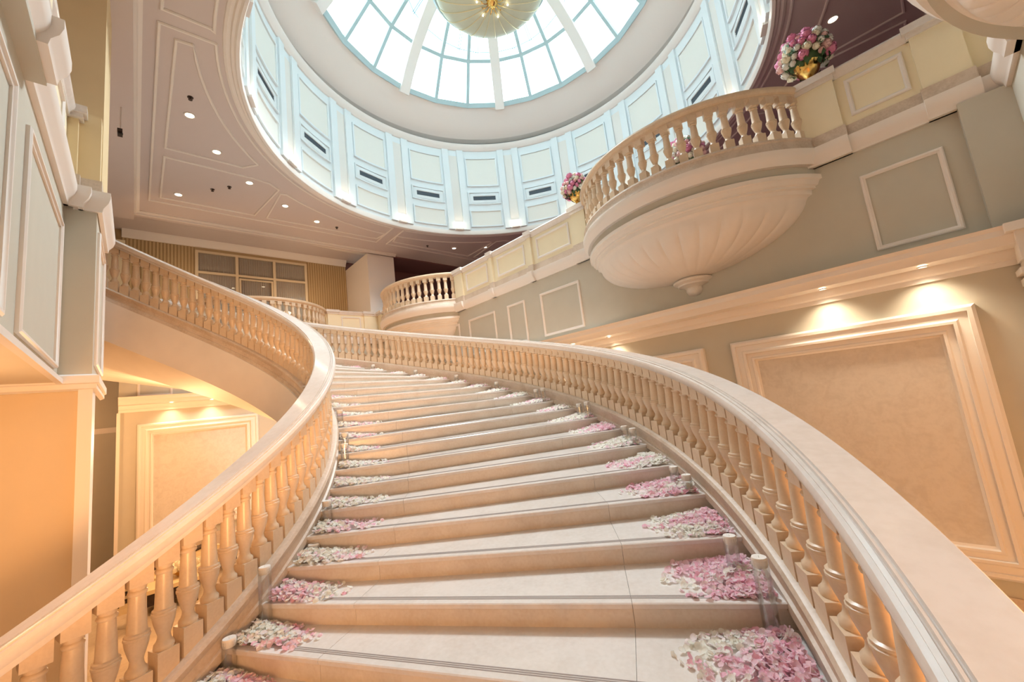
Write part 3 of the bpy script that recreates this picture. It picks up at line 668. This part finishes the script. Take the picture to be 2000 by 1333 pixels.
# ------------------------------------------------------------------ balconies (local frame: wall along X, room towards +Y)
BW, BD = 1.98, 1.22
BRAD = (BW * BW + BD * BD) / (2 * BD)
def bow(s, n=28, d=0., BW=BW, BD=BD):
    """arc scaled by s, pushed out by d; list of (point, outward normal)"""
    w = BW * s; dep = BD * s; r = (w * w + dep * dep) / (2 * dep); c = dep - r; ha = math.asin(min(1, w / r)); out = []
    for i in range(n + 1):
        a = -ha + 2 * ha * i / n; nn = Vector((sin(a), cos(a), 0)); out.append((Vector((r * sin(a), c + r * cos(a), 0)) + nn * d, nn))
    return out
balproto = {}
def balcony(loc, rz, label, blabel, n=28, dims=(BW, BD), shallow=False):
    """loc: at the wall face under the balcony; returns roots"""
    root = empty('balcony', loc, label, 'balcony', rz=rz)
    bow = lambda s, n=28, d=0.: globals()['bow'](s, n, d, *dims)
    def part(name, mb, mat, parent, key):
        key = (key, dims)
        if key in balproto:
            return inst(balproto[key], parent)
        o = fin(name, mb, mat, None, smooth=35); o.parent = parent; balproto[key] = o; return o
    # band around the edge (white moulding + stone plinth)
    def mk(prof, s=1.0):
        mb = MB(); mb.sweep(bow(s), prof); return mb
    part('edge_moulding', mk([(-.2, 2.73), (.02, 2.73), (.03, 2.77), (.07, 2.82), (.09, 2.87), (.09, 2.93), (-.2, 2.93)]), 'trim_white', root, 'em')
    part('edge_band', mk([(-.3, 2.58), (-.05, 2.58), (-.05, 2.74), (-.3, 2.74)]), 'paint_sage', root, 'eb')
    part('plinth', mk([(-.25, 2.93), (.055, 2.93), (.055, 2.97), (.035, 3.0), (.035, 3.07), (.05, 3.09), (.04, 3.12), (-.2, 3.12), (-.22, 3.0)]), 'stone_band', root, 'pl')
    mb = MB(); pts = [(p.x, p.y) for p, _ in bow(.96)]
    vs = [(x, y, z) for z in (2.88, 2.96) for x, y in pts]; m = len(pts)
    mb.add(vs, [tuple(range(m))[::-1], tuple(range(m, 2 * m))] + [(i, i + 1, m + i + 1, m + i) for i in range(m - 1)] + [(m - 1, 0, m, 2 * m - 1)])
    part('slab', mb, 'stone_band', root, 'sl')
    # bowl: horizontal sections are scaled bows
    prof = [(1.0, 2.60), (1.0, 2.54), (.985, 2.53), (.97, 2.47), (.955, 2.46), (.955, 2.43), (.93, 2.42), (.925, 2.36), (.90, 2.34), (.885, 2.30)]
    for i in range(1, 15):
        x = i / 14; prof.append((.885 * cos(x * pi / 2 * .93), 2.30 - .66 * sin(x * pi / 2 * .93) ** 1.12))
    if shallow: prof = [(q * .86, 2.62 - (2.62 - z) * .42) for q, z in prof]
    mb = MB(); loops = []
    for j, (s, z) in enumerate(prof):
        L = []
        bw = bow(s, 112); fl = min(1, max(0, (j - 9) / 3)) * (1 if s > .15 else 0)
        for i, (p, nn) in enumerate(bw):
            d = -.036 * s * fl * (1 - abs(sin(i / 112 * pi * 14))) ** 3
            L.append((p.x + nn.x * d, max(0, p.y + nn.y * d), z))
        loops.append(L)
    mb.rings(loops, close_u=False); part('bowl', mb, 'plaster_white', root, 'bw')
    mb = MB(); mb.lathe([(r, 2.62 - (2.62 - z) * .42 if shallow else z) for r, z in [(.02, 1.67), (.28, 1.66), (.32, 1.63), (.32, 1.60), (.26, 1.57), (.25, 1.545), (.16, 1.52), (.13, 1.50), (.135, 1.45), (.11, 1.40), (.06, 1.37), (.001, 1.36)]], 20, (0, 0, 0), 0, pi); part('pendant', mb, 'plaster_white', root, 'pd')
    b = empty('balustrade', Vector(loc) + Vector((0, 0, 2.95)), blabel, 'balustrade', rz=rz)
    off = Vector((0, 0, -2.95))
    def bpart(name, mb, mat, key):
        if (key, dims) in balproto: return inst(balproto[(key, dims)], b)
        mb.v = [(x, y, z - 2.95) for x, y, z in mb.v]; return part(name, mb, mat, b, key)
    bpart('handrail', mk([(a * .85 - .09, z * .85 + 3.95) for a, z in RAIL]), 'stone_baluster', 'hr')
    L = bow(1.0, 240, -.09); ds = 0; step = .205; last = L[0][0]; acc = step * .55
    for p, nn in L:
        acc += (p - last).length; last = p
        if acc >= step:
            acc -= step
            if 'bb' not in balproto:
                o = baluster_mesh('baluster', .060, .95, hgt=.70); balproto['bb'] = o; o.parent = b
            else: o = inst(balproto['bb'], b)
            o.location = (p.x, p.y, 3.12 - 2.95); o.rotation_euler = (0, 0, atan2(nn.y, nn.x))
    return root
balcony((XR, 2.72, 0), pi / 2, 'large bowl-shaped white balcony on the right wall with a pendant knob', 'balustrade of the large right balcony with the potted flowers behind')
balcony((XR, 11.5, 0), pi / 2, 'smaller looking far balcony at the back end of the right wall', 'balustrade of the far right-wall balcony beside the white column')
balcony((3.8, YF, 0), 0, 'balcony underside cut off by the top right corner of the photo', 'balustrade of the balcony above the camera', dims=(2.0, .70), shallow=True)
balcony((3.05, YB, 0), pi, 'balcony on the back gallery half hidden behind the stair rail', 'balustrade of the back gallery balcony below the wide window')

# ------------------------------------------------------------------ parapets
def parapet(root, o, u, n, L, peds, panels, skip_cap=False):
    """o start at wall face, u along, n into the room; L list of (a,b) runs"""
    ov, uv, nv = Vector(o), Vector(u), Vector(n)
    def bx(mb, a, b, d0, d1, z0, z1):
        p = ov + uv * a + nv * d0; q = ov + uv * b + nv * d1
        mb.box((min(p.x, q.x), min(p.y, q.y), z0), (max(p.x, q.x), max(p.y, q.y), z1))
    for a, b in L:
        mb = MB(); bx(mb, a, b, -.20, .0, 3.08, 3.82); fin('parapet_wall', mb, 'paint_yellow', root)
        mb = MB(); bx(mb, a, b, -.22, .03, 2.93, 3.10); fin('plinth', mb, 'stone_band', root)
        mb = MB(); mb.sweep([(ov + uv * a, nv), (ov + uv * b, nv)], [(-.26, 3.80), (.02, 3.80), (.03, 3.84), (.06, 3.87), (.07, 3.91), (.05, 3.94), (-.26, 3.94)]); fin('coping', mb, 'stone_rail', root)
        mb = MB(); mb.sweep([(ov + uv * a, nv), (ov + uv * b, nv)], BAND); fin('base_moulding', mb, 'trim_white', root)
    for a, b in peds:
        mb = MB(); bx(mb, a, b, -.26, .06, 3.09, 3.82); fin('pedestal', mb, 'paint_yellow', root)
        mb = MB(); bx(mb, a - .02, b + .02, -.28, .09, 2.925, 3.105); fin('plinth', mb, 'stone_band', root)
        mb = MB(); bx(mb, a - .02, b + .02, -.30, .085, 3.80, 3.86); bx(mb, a - .05, b + .05, -.33, .12, 3.86, 3.955); fin('coping', mb, 'stone_rail', root)
        mb = MB(); mb.sweep([(ov + uv * (a - .02), nv), (ov + uv * (b + .02), nv)], [(p + .06 if p else 0, q) for p, q in BAND]); fin('base_moulding', mb, 'trim_white', root)
    for a, b in panels:
        mb = MB(); mb.frame(ov + uv * a + Vector((0, 0, 3.20)), u, (0, 0, 1), n, b - a, .52, [(0, 0), (0, .02), (.012, .03), (.035, .03), (.05, .012), (.05, 0)]); fin('panel_frame', mb, 'trim_white', root)
P1 = empty('parapet', (XR, 7.1, 2.93), 'yellow panelled parapet along the right wall between the two balconies', 'parapet')
parapet(P1, (XR, 0, 0), UY, n_r, [(4.63, 9.57)], [(4.66, 5.02), (6.3, 6.42), (7.78, 7.9), (9.16, 9.54)], [(5.15, 6.16), (6.58, 7.62), (8.03, 9.02)])
P2 = empty('parapet', (XR, 0, 2.93), 'yellow parapet with one framed panel at the right end, big bouquet on its pedestal', 'parapet')
parapet(P2, (XR, 0, 0), UY, n_r, [(YF, .84)], [(-.78, -.37), (.39, .84)], [(-.29, .29)])
P3 = empty('parapet', (XR, 14.2, 2.93), 'short parapet between the far balcony and the white column', 'parapet')
parapet(P3, (XR, 0, 0), UY, n_r, [(13.45, YB)], [(13.46, 13.8), (14.5, YB - .1)], [(13.9, 14.4)])
P4 = empty('parapet', (6, YB, 2.93), 'pale parapet on the back gallery left of the white column', 'parapet')
parapet(P4, (0, YB, 0), UX, n_b, [(5.02, XR)], [(5.05, 5.42), (6.4, 6.75)], [(5.55, 6.28)])
P5 = empty('parapet', (0, YB, 2.93), 'back gallery parapet hidden behind the upper stair rail', 'parapet')
parapet(P5, (0, YB, 0), UX, n_b, [(-1.4, 1.08)], [(.72, 1.06)], [(-.3, .6)])
P6 = empty('parapet', (XL, 3, 2.93), 'parapet over the blue-lit left wall seen steeply from below', 'parapet')
parapet(P6, (XL, 0, 0), UY, (1, 0, 0), [(4.16, 6.33)], [], [(4.5, 5.9)])
parapet(P6, (XL + .06, 0, 0), UY, (1, 0, 0), [(YF + .02, 4.15)], [(3.7, 4.1)], [(2.2, 3.5)])
mb = MB(); mb.box((XL - .02, YF + .03, 2.685), (XL + .108, 4.14, 2.76)); fin('soffit_strip', mb, 'paint_sage', P6)
P7 = empty('parapet', (-.36, 7.1, 2.93), 'stepped yellow parapet corner on top of the left pillar', 'parapet')
mb = MB(); mb.box((-.70, 6.34, 3.09), (-.53, 6.62, 3.82)); mb.box((-.535, 6.42, 3.09), (-.345, 7.76, 3.95)); fin('parapet_wall', mb, 'paint_yellow_warm_shade', P7)
mb = MB(); mb.box((-.71, 6.31, 2.925), (-.50, 6.63, 3.10)); mb.box((-.51, 6.385, 2.927), (-.325, 7.79, 3.10)); fin('plinth', mb, 'stone_band', P7)
mb = MB(); mb.box((-.72, 6.30, 3.81), (-.49, 6.66, 3.86)); mb.box((-.74, 6.27, 3.86), (-.46, 6.69, 3.955)); fin('coping', mb, 'stone_rail', P7)
mb = MB()
mb.sweep([((-.70, 6.33, 0), n_b), ((-.51, 6.33, 0), (1, -1, 0)), ((-.51, 6.45, 0), (1, 0, 0))], BAND)
mb.sweep([((-.55, 6.41, 0), n_b), ((-.355, 6.41, 0), (1, -1, 0)), ((-.355, 7.79, 0), (1, 0, 0))], BAND)
fin('base_moulding', mb, 'trim_white', P7)
P8 = empty('parapet', (4, YF, 2.93), 'parapet on the front wall above the camera', 'parapet')
parapet(P8, (0, YF, 0), UX, n_f, [(XL, 1.8), (5.82, XR)], [(5.84, 6.1)], [(6.2, 6.8)])

# ------------------------------------------------------------------ gallery wall slats and window
wg = bpy.data.objects['wall_gallery']
mb = MB(); mb.box((-.022, -.02, 0), (.022, .0, 6.56 - ZU)); slat = fin('slat', mb, 'slat_ochre', None); first = True
x = -.36
while x < 6.7:
    if not (1.52 < x < 5.02):
        o = slat if first else slat.copy()
        if not first: COL.objects.link(o)
        first = False; o.parent = wg; o.location = (x, 17.2, ZU)
    elif True:
        pass
    x += .0925
mb = MB(); mb.box((1.46, 17.17, 6.40), (5.08, 17.2, 6.56)); fin('lintel_panel', mb, 'slat_ochre', wg)
WN = empty('window_1', (3.25, 17.15, ZU), 'wide gallery window with six dark panes and drawn curtains', 'window', kind='structure')
mb = MB(); mb.box((1.5, 17.185, ZU), (5.04, 17.198, 6.36)); 
for i in range(48):
    x0 = 1.5 + 3.54 * i / 48; mb.lathe([(.03, 0), (.03, 6.34 - ZU)], 8, (x0 + .037, 17.19, ZU))
fin('curtain', mb, 'curtain', WN)
xs = [1.5, 2.68, 3.90, 5.04]; zs = [ZU, 5.60, 6.36]
for i in range(4):
    mb = MB(); mb.box((xs[i] - .045, 17.06, ZU), (xs[i] + .045, 17.16, 6.40)); fin('mullion', mb, 'window_frame', WN)
for z_ in (5.62, 6.38):
    mb = MB(); mb.box((1.46, 17.065, z_ - .04), (5.08, 17.155, z_ + .04)); fin('transom', mb, 'window_frame', WN)
for i in range(3):
    for a, b in ((ZU, 5.58), (5.66, 6.34)):
        mb = MB(); mb.box((xs[i] + .045, 17.10, a), (xs[i + 1] - .045, 17.105, b)); fin('pane', mb, 'window_glass', WN)
mb = MB(); mb.frame((2.74, 17.08, ZU), UX, (0, 0, 1), n_b, 1.10, 2.55, [(0, 0), (0, .03), (.06, .03), (.06, 0)]); fin('door_leaf', mb, 'window_frame', WN)
# exit sign glimpsed behind the far balcony
o = empty('exit_sign', (8.2, 9.9, 3.75), 'small green lit sign glimpsed between balusters of the far balcony', 'sign')
mb = MB(); mb.box((8.15, 9.62, 3.86), (8.2, 10.1, 4.02)); fin('panel', mb, 'exit_green', o)
mb = MB(); mb.box((8.2, 9.58, ZU), (8.26, 10.14, 4.06)); fin('housing', mb, 'dark_wood', o)

# ------------------------------------------------------------------ flower arrangements
def bloom_mesh(name, mat, n1=7):
    mb = MB()
    mb.sphere((0, 0, .0), .40, 10, 6)
    for ring_, (el, cnt, sz) in enumerate(((80, 4, .5), (50, 7, .62), (18, 9, .7), (-15, 8, .7))):
        for i in range(cnt):
            a = 2 * pi * (i + .5 * ring_) / cnt; d = Vector((cos(radians(el)) * cos(a), cos(radians(el)) * sin(a), sin(radians(el))))
            t = Vector((-sin(a), cos(a), 0)); up = d.cross(t)
            c = d * .55
            vs = []
            for v in range(3):
                for q in range(3):
                    s_, w_ = (q - 1) * .5 * sz, (v - 1) * .5 * sz
                    bulge = .36 - .5 * s_ * s_ - .30 * w_ * w_ + .26 * w_ + random.uniform(-.09, .09)
                    vs.append(c * 1.0 + t * s_ + up * w_ + d * bulge * 1.0)
            mb.add(vs, [(0, 1, 4, 3), (1, 2, 5, 4), (3, 4, 7, 6), (4, 5, 8, 7)])
    return fin(name, mb, mat, None, smooth=60)
BM = {}
def bouquet(base, rad, label, seed, vase_h=.30, stand=0., vmat='gold'):
    rnd = random.Random(seed)
    root = empty('flower_arrangement', base, label, 'flowers', 'flower arrangements on the parapets')
    x, y, z = base
    mb = MB(); h = vase_h
    mb.lathe([(.001, 0), (.11, 0), (.11, .02), (.05, .05), (.04, .09), (.07, .12), (.12, .16), (.15, .22), (.155, h), (.17, h + .02), (.14, h + .02), (.12, .2)], 20, base); fin('vase', mb, vmat, root)
    if stand:
        mb = MB(); mb.lathe([(.16, -stand), (.16, -stand + .04), (.05, -stand + .08), (.05, -.08), (.14, -.04), (.14, 0), (.001, 0)], 14, base); fin('stand', mb, 'dark_wood', root)
    c = Vector((x, y, z + h + rad * .55))
    # leaves
    mb = MB()
    for i in range(150):
        u = rnd.uniform(-.75, .8); a = rnd.uniform(0, 2 * pi); d = Vector((sqrt(1 - u * u) * cos(a), sqrt(1 - u * u) * sin(a), u))
        p = c + d * rad * rnd.uniform(.75, .98); t = Vector((rnd.uniform(-1, 1), rnd.uniform(-1, 1), rnd.uniform(-1, 1))).cross(d).normalized(); l = rad * rnd.uniform(.2, .34); w = d.cross(t) * l * .35
        q = p + t * l * .5 + d * .02; e = p + t * l
        mb.add([p, q + w, e, q - w], [(0, 1, 2, 3)])
    mb.sphere(c, rad * .72, 14, 9); fin('foliage', mb, 'leaf', root)
    kinds = ['bloom_pink', 'bloom_cream', 'bloom_blush', 'bloom_white', 'bloom_pink']
    n = 84
    for i in range(n):
        u = 1 - 1.52 * (i + .5) / n; a = i * 2.39996 + seed; d = Vector((sqrt(1 - u * u) * cos(a), sqrt(1 - u * u) * sin(a), u))
        k = kinds[rnd.randrange(5)]; s = rad * rnd.uniform(.12, .22) * (1.3 if k == 'bloom_pink' else 1)
        o = (BM[k].copy() if k in BM else bloom_mesh('bloom', k))
        if k in BM: COL.objects.link(o)
        BM[k] = BM.get(k, o)
        o.parent = root; p = c + d * rad * rnd.uniform(.80, .95) - Vector(base)
        o.location = p; o.scale = (s, s, s); o.rotation_euler = d.to_track_quat('Z', 'Y').to_euler()
    return root
bouquet((XR + .06, .62, 3.955), .33, 'large round bouquet of pink and cream roses in a gold vase on the right pedestal', 3, .26)
bouquet((XR + .02, 4.84, 3.955), .30, 'bouquet in a copper-gold vase on the pedestal left of the large balcony', 5, .26, vmat='gold')
bouquet((7.95, 2.78, 3.95), .34, 'pink and white bouquet seen between the balusters of the large balcony', 8, .22, stand=1.0, vmat='dark_wood')

# ------------------------------------------------------------------ candles
cproto = {}
def candle(k, r, frac, h, label):
    t = stept(k) + DT * frac; z = stepz(k); base = (CX + r * cos(t), CY + r * sin(t), z)
    root = empty('candle_holder', base, label, 'candle', 'glass candle cylinders on the steps')
    rad = .048 if h > .12 else .055
    key = round(h, 2)
    if key not in cproto:
        m1 = MB(); m1.lathe([(.001, .004), (rad, .004), (rad, h), (rad - .004, h), (rad - .004, .012), (.001, .012)], 20); a = fin('glass_cylinder', m1, 'candle_glass', None)
        wl = h - .028 if h > .12 else h * .6
        m2 = MB(); m2.lathe([(.001, .013), (rad - .005, .013), (rad - .005, wl), (.001, wl)], 16); b = fin('water', m2, 'water', None)
        m3 = MB(); m3.lathe([(.001, wl - .02), (rad * .8, wl - .015), (rad * .92, wl + .006), (rad * .92, h + .004), (rad * .84, h + .012), (.003, h + .008)], 16); m3.tube([(0, 0, h + .006), (0, .001, h + .02)], .0015, 5); c = fin('floating_candle', m3, 'wax', None)
        cproto[key] = (a, b, c)
        for q in (a, b, c): q.parent = root
    else:
        for q in cproto[key]: inst(q, root)
CR, CLft = 6.70, 3.17
ordn = {0: 'lowest visible', 1: 'first', 2: 'second', 3: 'third', 4: 'fourth', 5: 'fifth', 6: 'sixth', 7: 'seventh', 8: 'eighth', 9: 'ninth', 10: 'tenth', 11: 'eleventh', 12: 'twelfth', 13: 'thirteenth', 14: 'fourteenth', 15: 'fifteenth', 16: 'sixteenth', 17: 'seventeenth', 18: 'eighteenth', 19: 'nineteenth'}
for k, r, f, h in ((1, 6.70, .93, .42), (2, 6.66, .62, .24), (4, 6.71, .17, .15), (4, 6.70, .60, .18), (6, 6.71, .17, .19), (6, 6.70, .50, .21), (5, 6.70, .9, .06), (8, 6.71, .14, .24), (8, 6.70, .5, .22), (7, 6.70, .9, .06), (10, 6.70, .2, .24), (10, 6.70, .55, .24), (9, 6.7, .6, .06), (11, 6.7, .6, .08), (12, 6.7, .5, .2), (13, 6.7, .5, .06), (14, 6.7, .5, .2), (15, 6.7, .5, .06), (16, 6.7, .5, .18), (18, 6.7, .5, .18), (20, 6.7, .5, .18)):
    candle(k, r, f, h, ('tall' if h > .12 else 'low') + ' glass candle cylinder at the right rail on the %s step%s' % (ordn.get(k, 'uppermost'), ', nearer the step edge' if f < .3 else ', nearer the riser' if f < .99 and k in (4, 6, 8, 10) else ''))
for k, r, f, h in ((0, 3.15, .93, .23), (1, 3.15, .93, .43), (3, 3.16, .93, .08), (4, 3.16, .93, .24), (6, 3.18, .8, .06), (7, 3.17, .8, .27), (8, 3.17, .5, .24), (9, 3.17, .7, .06), (10, 3.17, .5, .24), (12, 3.17, .5, .06)):
    candle(k, r, f, h, ('tall' if h > .12 else 'low') + ' glass candle cylinder at the left rail on the %s step' % ordn.get(k))

# ------------------------------------------------------------------ rose petals
PETM = ['petal_pink', 'petal_rose', 'petal_cream', 'petal_blush']
def petal_geo():
    vs = []
    for j in range(4):
        y = j / 3; w = [.35, .95, 1.0, .55][j] * .5
        for i in (-1, 0, 1): vs.append(Vector((i * w, y - .5 + (.12 if (i and j == 3) else 0) * -1, (.18 * (abs(i)) + .30 * (y - .45) ** 2))))
    return vs, [(r * 3 + c, r * 3 + c + 1, r * 3 + c + 4, r * 3 + c + 3) for r in range(3) for c in range(2)]
PV, PFc = petal_geo()
def petal_xf(rnd, p, s):
    m = Matrix.Rotation(rnd.uniform(0, 2 * pi), 3, 'Z') @ Matrix.Rotation(rnd.gauss(0, .55), 3, 'X') @ Matrix.Rotation(rnd.gauss(0, .45), 3, 'Y')
    if rnd.random() < .35: m = m @ Matrix.Rotation(pi, 3, 'X')
    return m, s
psolo = {}
def petal_pile(k, side, count, solo, rnd):
    z = stepz(k) + .004; t = stept(k)
    heap = MB(); items = []
    W = rnd.uniform(.46, .56) if side > 0 else rnd.uniform(.44, .54)
    if k <= 2 and side > 0: W = .52 if k == 1 else .50
    ph = rnd.uniform(0, 6)
    for i in range(count):
        u = abs(rnd.gauss(0, .50)) if rnd.random() < .85 else rnd.uniform(0, 1.25)
        if u > 1.3: u = rnd.uniform(0, 1)
        f = rnd.uniform(.06, .94)
        lim = 1.0 - (.55 * abs(f - .55) if side > 0 else .5 * (abs(f - .5)))
        d = min(u, 1.3) * W * lim
        r = (R2 - .04 - d) if side > 0 else (R1 + .05 + d)
        a = t + DT * f
        mound = max(0, 1 - u / .95) * .075 * (1 - (2 * abs(f - .5)) ** 3)
        p = Vector((CX + r * cos(a), CY + r * sin(a), z + .008 + mound * rnd.uniform(.25, 1)))
        s = .040 * rnd.uniform(.8, 1.25)
        nz = sin(5.5 * r + ph) + .8 * sin(9 * f + ph * 2) + rnd.gauss(0, .5)
        c = (0 if rnd.random() < .6 else (1 if rnd.random() < .45 else 3)) if nz > (.45 if side < 0 else .25) - (.35 if k <= 3 and side > 0 else 0) else (2 if rnd.random() < .8 else 3)
        items.append((p, s, c))
    items.sort(key=lambda q: -q[0].z)
    sd = 'right' if side > 0 else 'left'
    for i, (p, s, c) in enumerate(items):
        m, s = petal_xf(rnd, p, s)
        if i < solo:
            if c not in psolo:
                mb = MB(); mb.add(PV, PFc); o = fin('petal', mb, PETM[c], None, smooth=60); psolo[c] = o
            else: o = psolo[c].copy(); COL.objects.link(o)
            o.matrix_world = Matrix.Translation(p) @ m.to_4x4() @ Matrix.Scale(s, 4)
            tag(o, ('pink', 'deep pink', 'cream', 'blush')[c] + ' rose petal on top of the %s petal heap of the %s step' % (sd, ordn[k]), 'petal', '%s rose petals on the %s heap of the %s step' % (('pink', 'deep pink', 'cream', 'blush')[c], sd, ordn[k]))
        else: heap.add([p + m @ (v * s) for v in PV], PFc, c)
    o = fin('petal_heap', heap, PETM, None, smooth=60)
    tag(o, 'heap of pink and cream rose petals at the %s end of the %s step' % (sd, ordn.get(k, 'topmost visible')), 'petals', 'rose petal heaps on the steps', 'stuff')
rnd = random.Random(11)
SOLO = {(1, 1): 110, (2, 1): 80, (3, 1): 40, (1, -1): 40, (0, -1): 15, (2, -1): 15}
for k in range(0, 20):
    near = max(0, 1 - k / 9)
    petal_pile(k, 1, int(200 + 700 * near), SOLO.get((k, 1), 0), rnd)
    if k < 14: petal_pile(k, -1, int(130 + 260 * near), SOLO.get((k, -1), 0), rnd)

# ------------------------------------------------------------------ lower hall furniture seen between the left balusters
o = empty('settee', (1.0, 13.5, ZF), 'cream settee with dark wood trim standing below the stairs', 'sofa', rz=.77)
def fl(name, boxes, mat):
    mb = MB()
    for lo, hi in boxes: mb.box(lo, hi)
    return fin(name, mb, mat, o, off=(0, 0, 0))
fl('seat', [((-1.0, -.42, .20), (1.0, .30, .42))], 'upholstery'); fl('backrest', [((-1.0, .26, .42), (1.0, .46, .58))], 'upholstery')
fl('dark_trim', [((-1.02, .24, .58), (1.02, .48, .63)), ((-1.02, -.45, .14), (1.02, -.40, .22))], 'dark_wood')
for q in (-1, 1):
    fl('armrest', [((q * 1.04 - .07, -.42, .20), (q * 1.04 + .07, .46, .55))], 'upholstery')
    for y0 in (-.40, .40): fl('leg', [((q * .95 - .03, y0 - .03, 0), (q * .95 + .03, y0 + .03, .2))], 'dark_wood')
o = empty('low_table', (.55, 12.3, ZF), 'cream and dark low table carrying the flowers below the stairs', 'table')
mb = MB(); mb.box((.08, 11.9, ZF + .42), (1.08, 12.7, ZF + .50)); fin('tabletop', mb, 'upholstery', o)
mb = MB(); mb.box((.13, 11.95, ZF + .18), (1.03, 12.65, ZF + .40)); fin('apron', mb, 'dark_wood', o)
for x0 in (.15, 1.01):
    for y0 in (11.97, 12.63):
        mb = MB(); mb.bar((x0, y0, ZF), (x0, y0, ZF + .42), .06, .06); fin('leg', mb, 'dark_wood', o)
o = empty('flower_bowl', (.80, 12.4, ZF + .50), 'low bowl of cream flowers on the table below the stairs', 'flowers')
mb = MB(); mb.lathe([(.001, 0), (.08, 0), (.16, .08), (.18, .12), (.15, .12), (.001, .09)], 16, (.80, 12.4, ZF + .50)); fin('bowl', mb, 'gold', o)
for i in range(22):
    a = i * 2.4; rr = .26 * sqrt(i / 22); b = BM['bloom_cream'].copy(); COL.objects.link(b); b.parent = o; b.location = (rr * cos(a), rr * sin(a), .18 + .12 * (1 - i / 22)); b.scale = (.085,) * 3
o = empty('chair', (-.05, 11.6, ZF), 'cream chair with dark stepped key pattern on its back below the stairs', 'chair')
mb = MB(); mb.box((-.3, 11.35, ZF + .36), (.2, 11.9, ZF + .46)); fin('seat', mb, 'upholstery', o)
mb = MB(); mb.box((-.3, 11.36, ZF + .46), (.2, 11.42, ZF + 1.05)); fin('backrest', mb, 'upholstery', o)
mb = MB()
for i in range(4):
    z0 = ZF + .5 + i * .135
    mb.box((-.22, 11.33, z0), (-.19, 11.36, z0 + .1)); mb.box((-.22, 11.33, z0 + .1), (-.08, 11.36, z0 + .125)); mb.box((-.11, 11.33, z0 + .05), (-.08, 11.36, z0 + .11)); mb.box((-.02, 11.33, z0), (.01, 11.36, z0 + .1)); mb.box((-.02, 11.33, z0 + .1), (.12, 11.36, z0 + .125))
fin('key_pattern', mb, 'dark_wood', o)
for x0 in (-.27, .17):
    for y0 in (11.38, 11.86):
        mb = MB(); mb.bar((x0, y0, ZF), (x0, y0, ZF + .37), .05, .05); fin('leg', mb, 'dark_wood', o)
o = empty('crystal_stand', (-.42, 9.2, ZF), 'tall clear crystal column stand beside the lower pillar', 'stand')
mb = MB(); mb.lathe([(.001, 0), (.16, 0), (.16, .04), (.10, .06)], 14, (-.42, 9.2, ZF)); fin('base', mb, 'gold_pale', o)
mb = MB(); mb.lathe([(.10, .06), (.09, .3), (.10, .32), (.09, .6), (.10, .62), (.09, .9), (.10, .92), (.09, 1.2)], 10, (-.42, 9.2, ZF)); fin('shaft', mb, 'candle_glass', o)
mb = MB(); mb.lathe([(.10, 1.2), (.14, 1.24), (.14, 1.27), (.001, 1.27)], 14, (-.42, 9.2, ZF)); fin('top', mb, 'gold_pale', o)
# lobby lamps
for i, p in enumerate(LOBBY):
    o = empty('pendant_lamp', (p[0], p[1], .73), ('frosted globe lamp in the lobby behind the camera, nearest the stairs', 'frosted globe lamp in the lobby behind the camera, on its left side', 'frosted globe lamp deep in the lobby behind the camera')[i], 'lamp')
    mb = MB(); mb.tube([(p[0], p[1], .73), (p[0], p[1], p[2] + .5)], .015, 6); mb.lathe([(.001, 0), (.08, 0), (.08, -.03)], 12, (p[0], p[1], .73)); fin('stem', mb, 'gold', o)
    mb = MB(); mb.lathe([(.50, .06), (.50, .50), (.04, .52)], 20, (p[0], p[1], p[2] - .02)); mb.v = mb.v; fin('shade', mb, 'gold_pale', o)
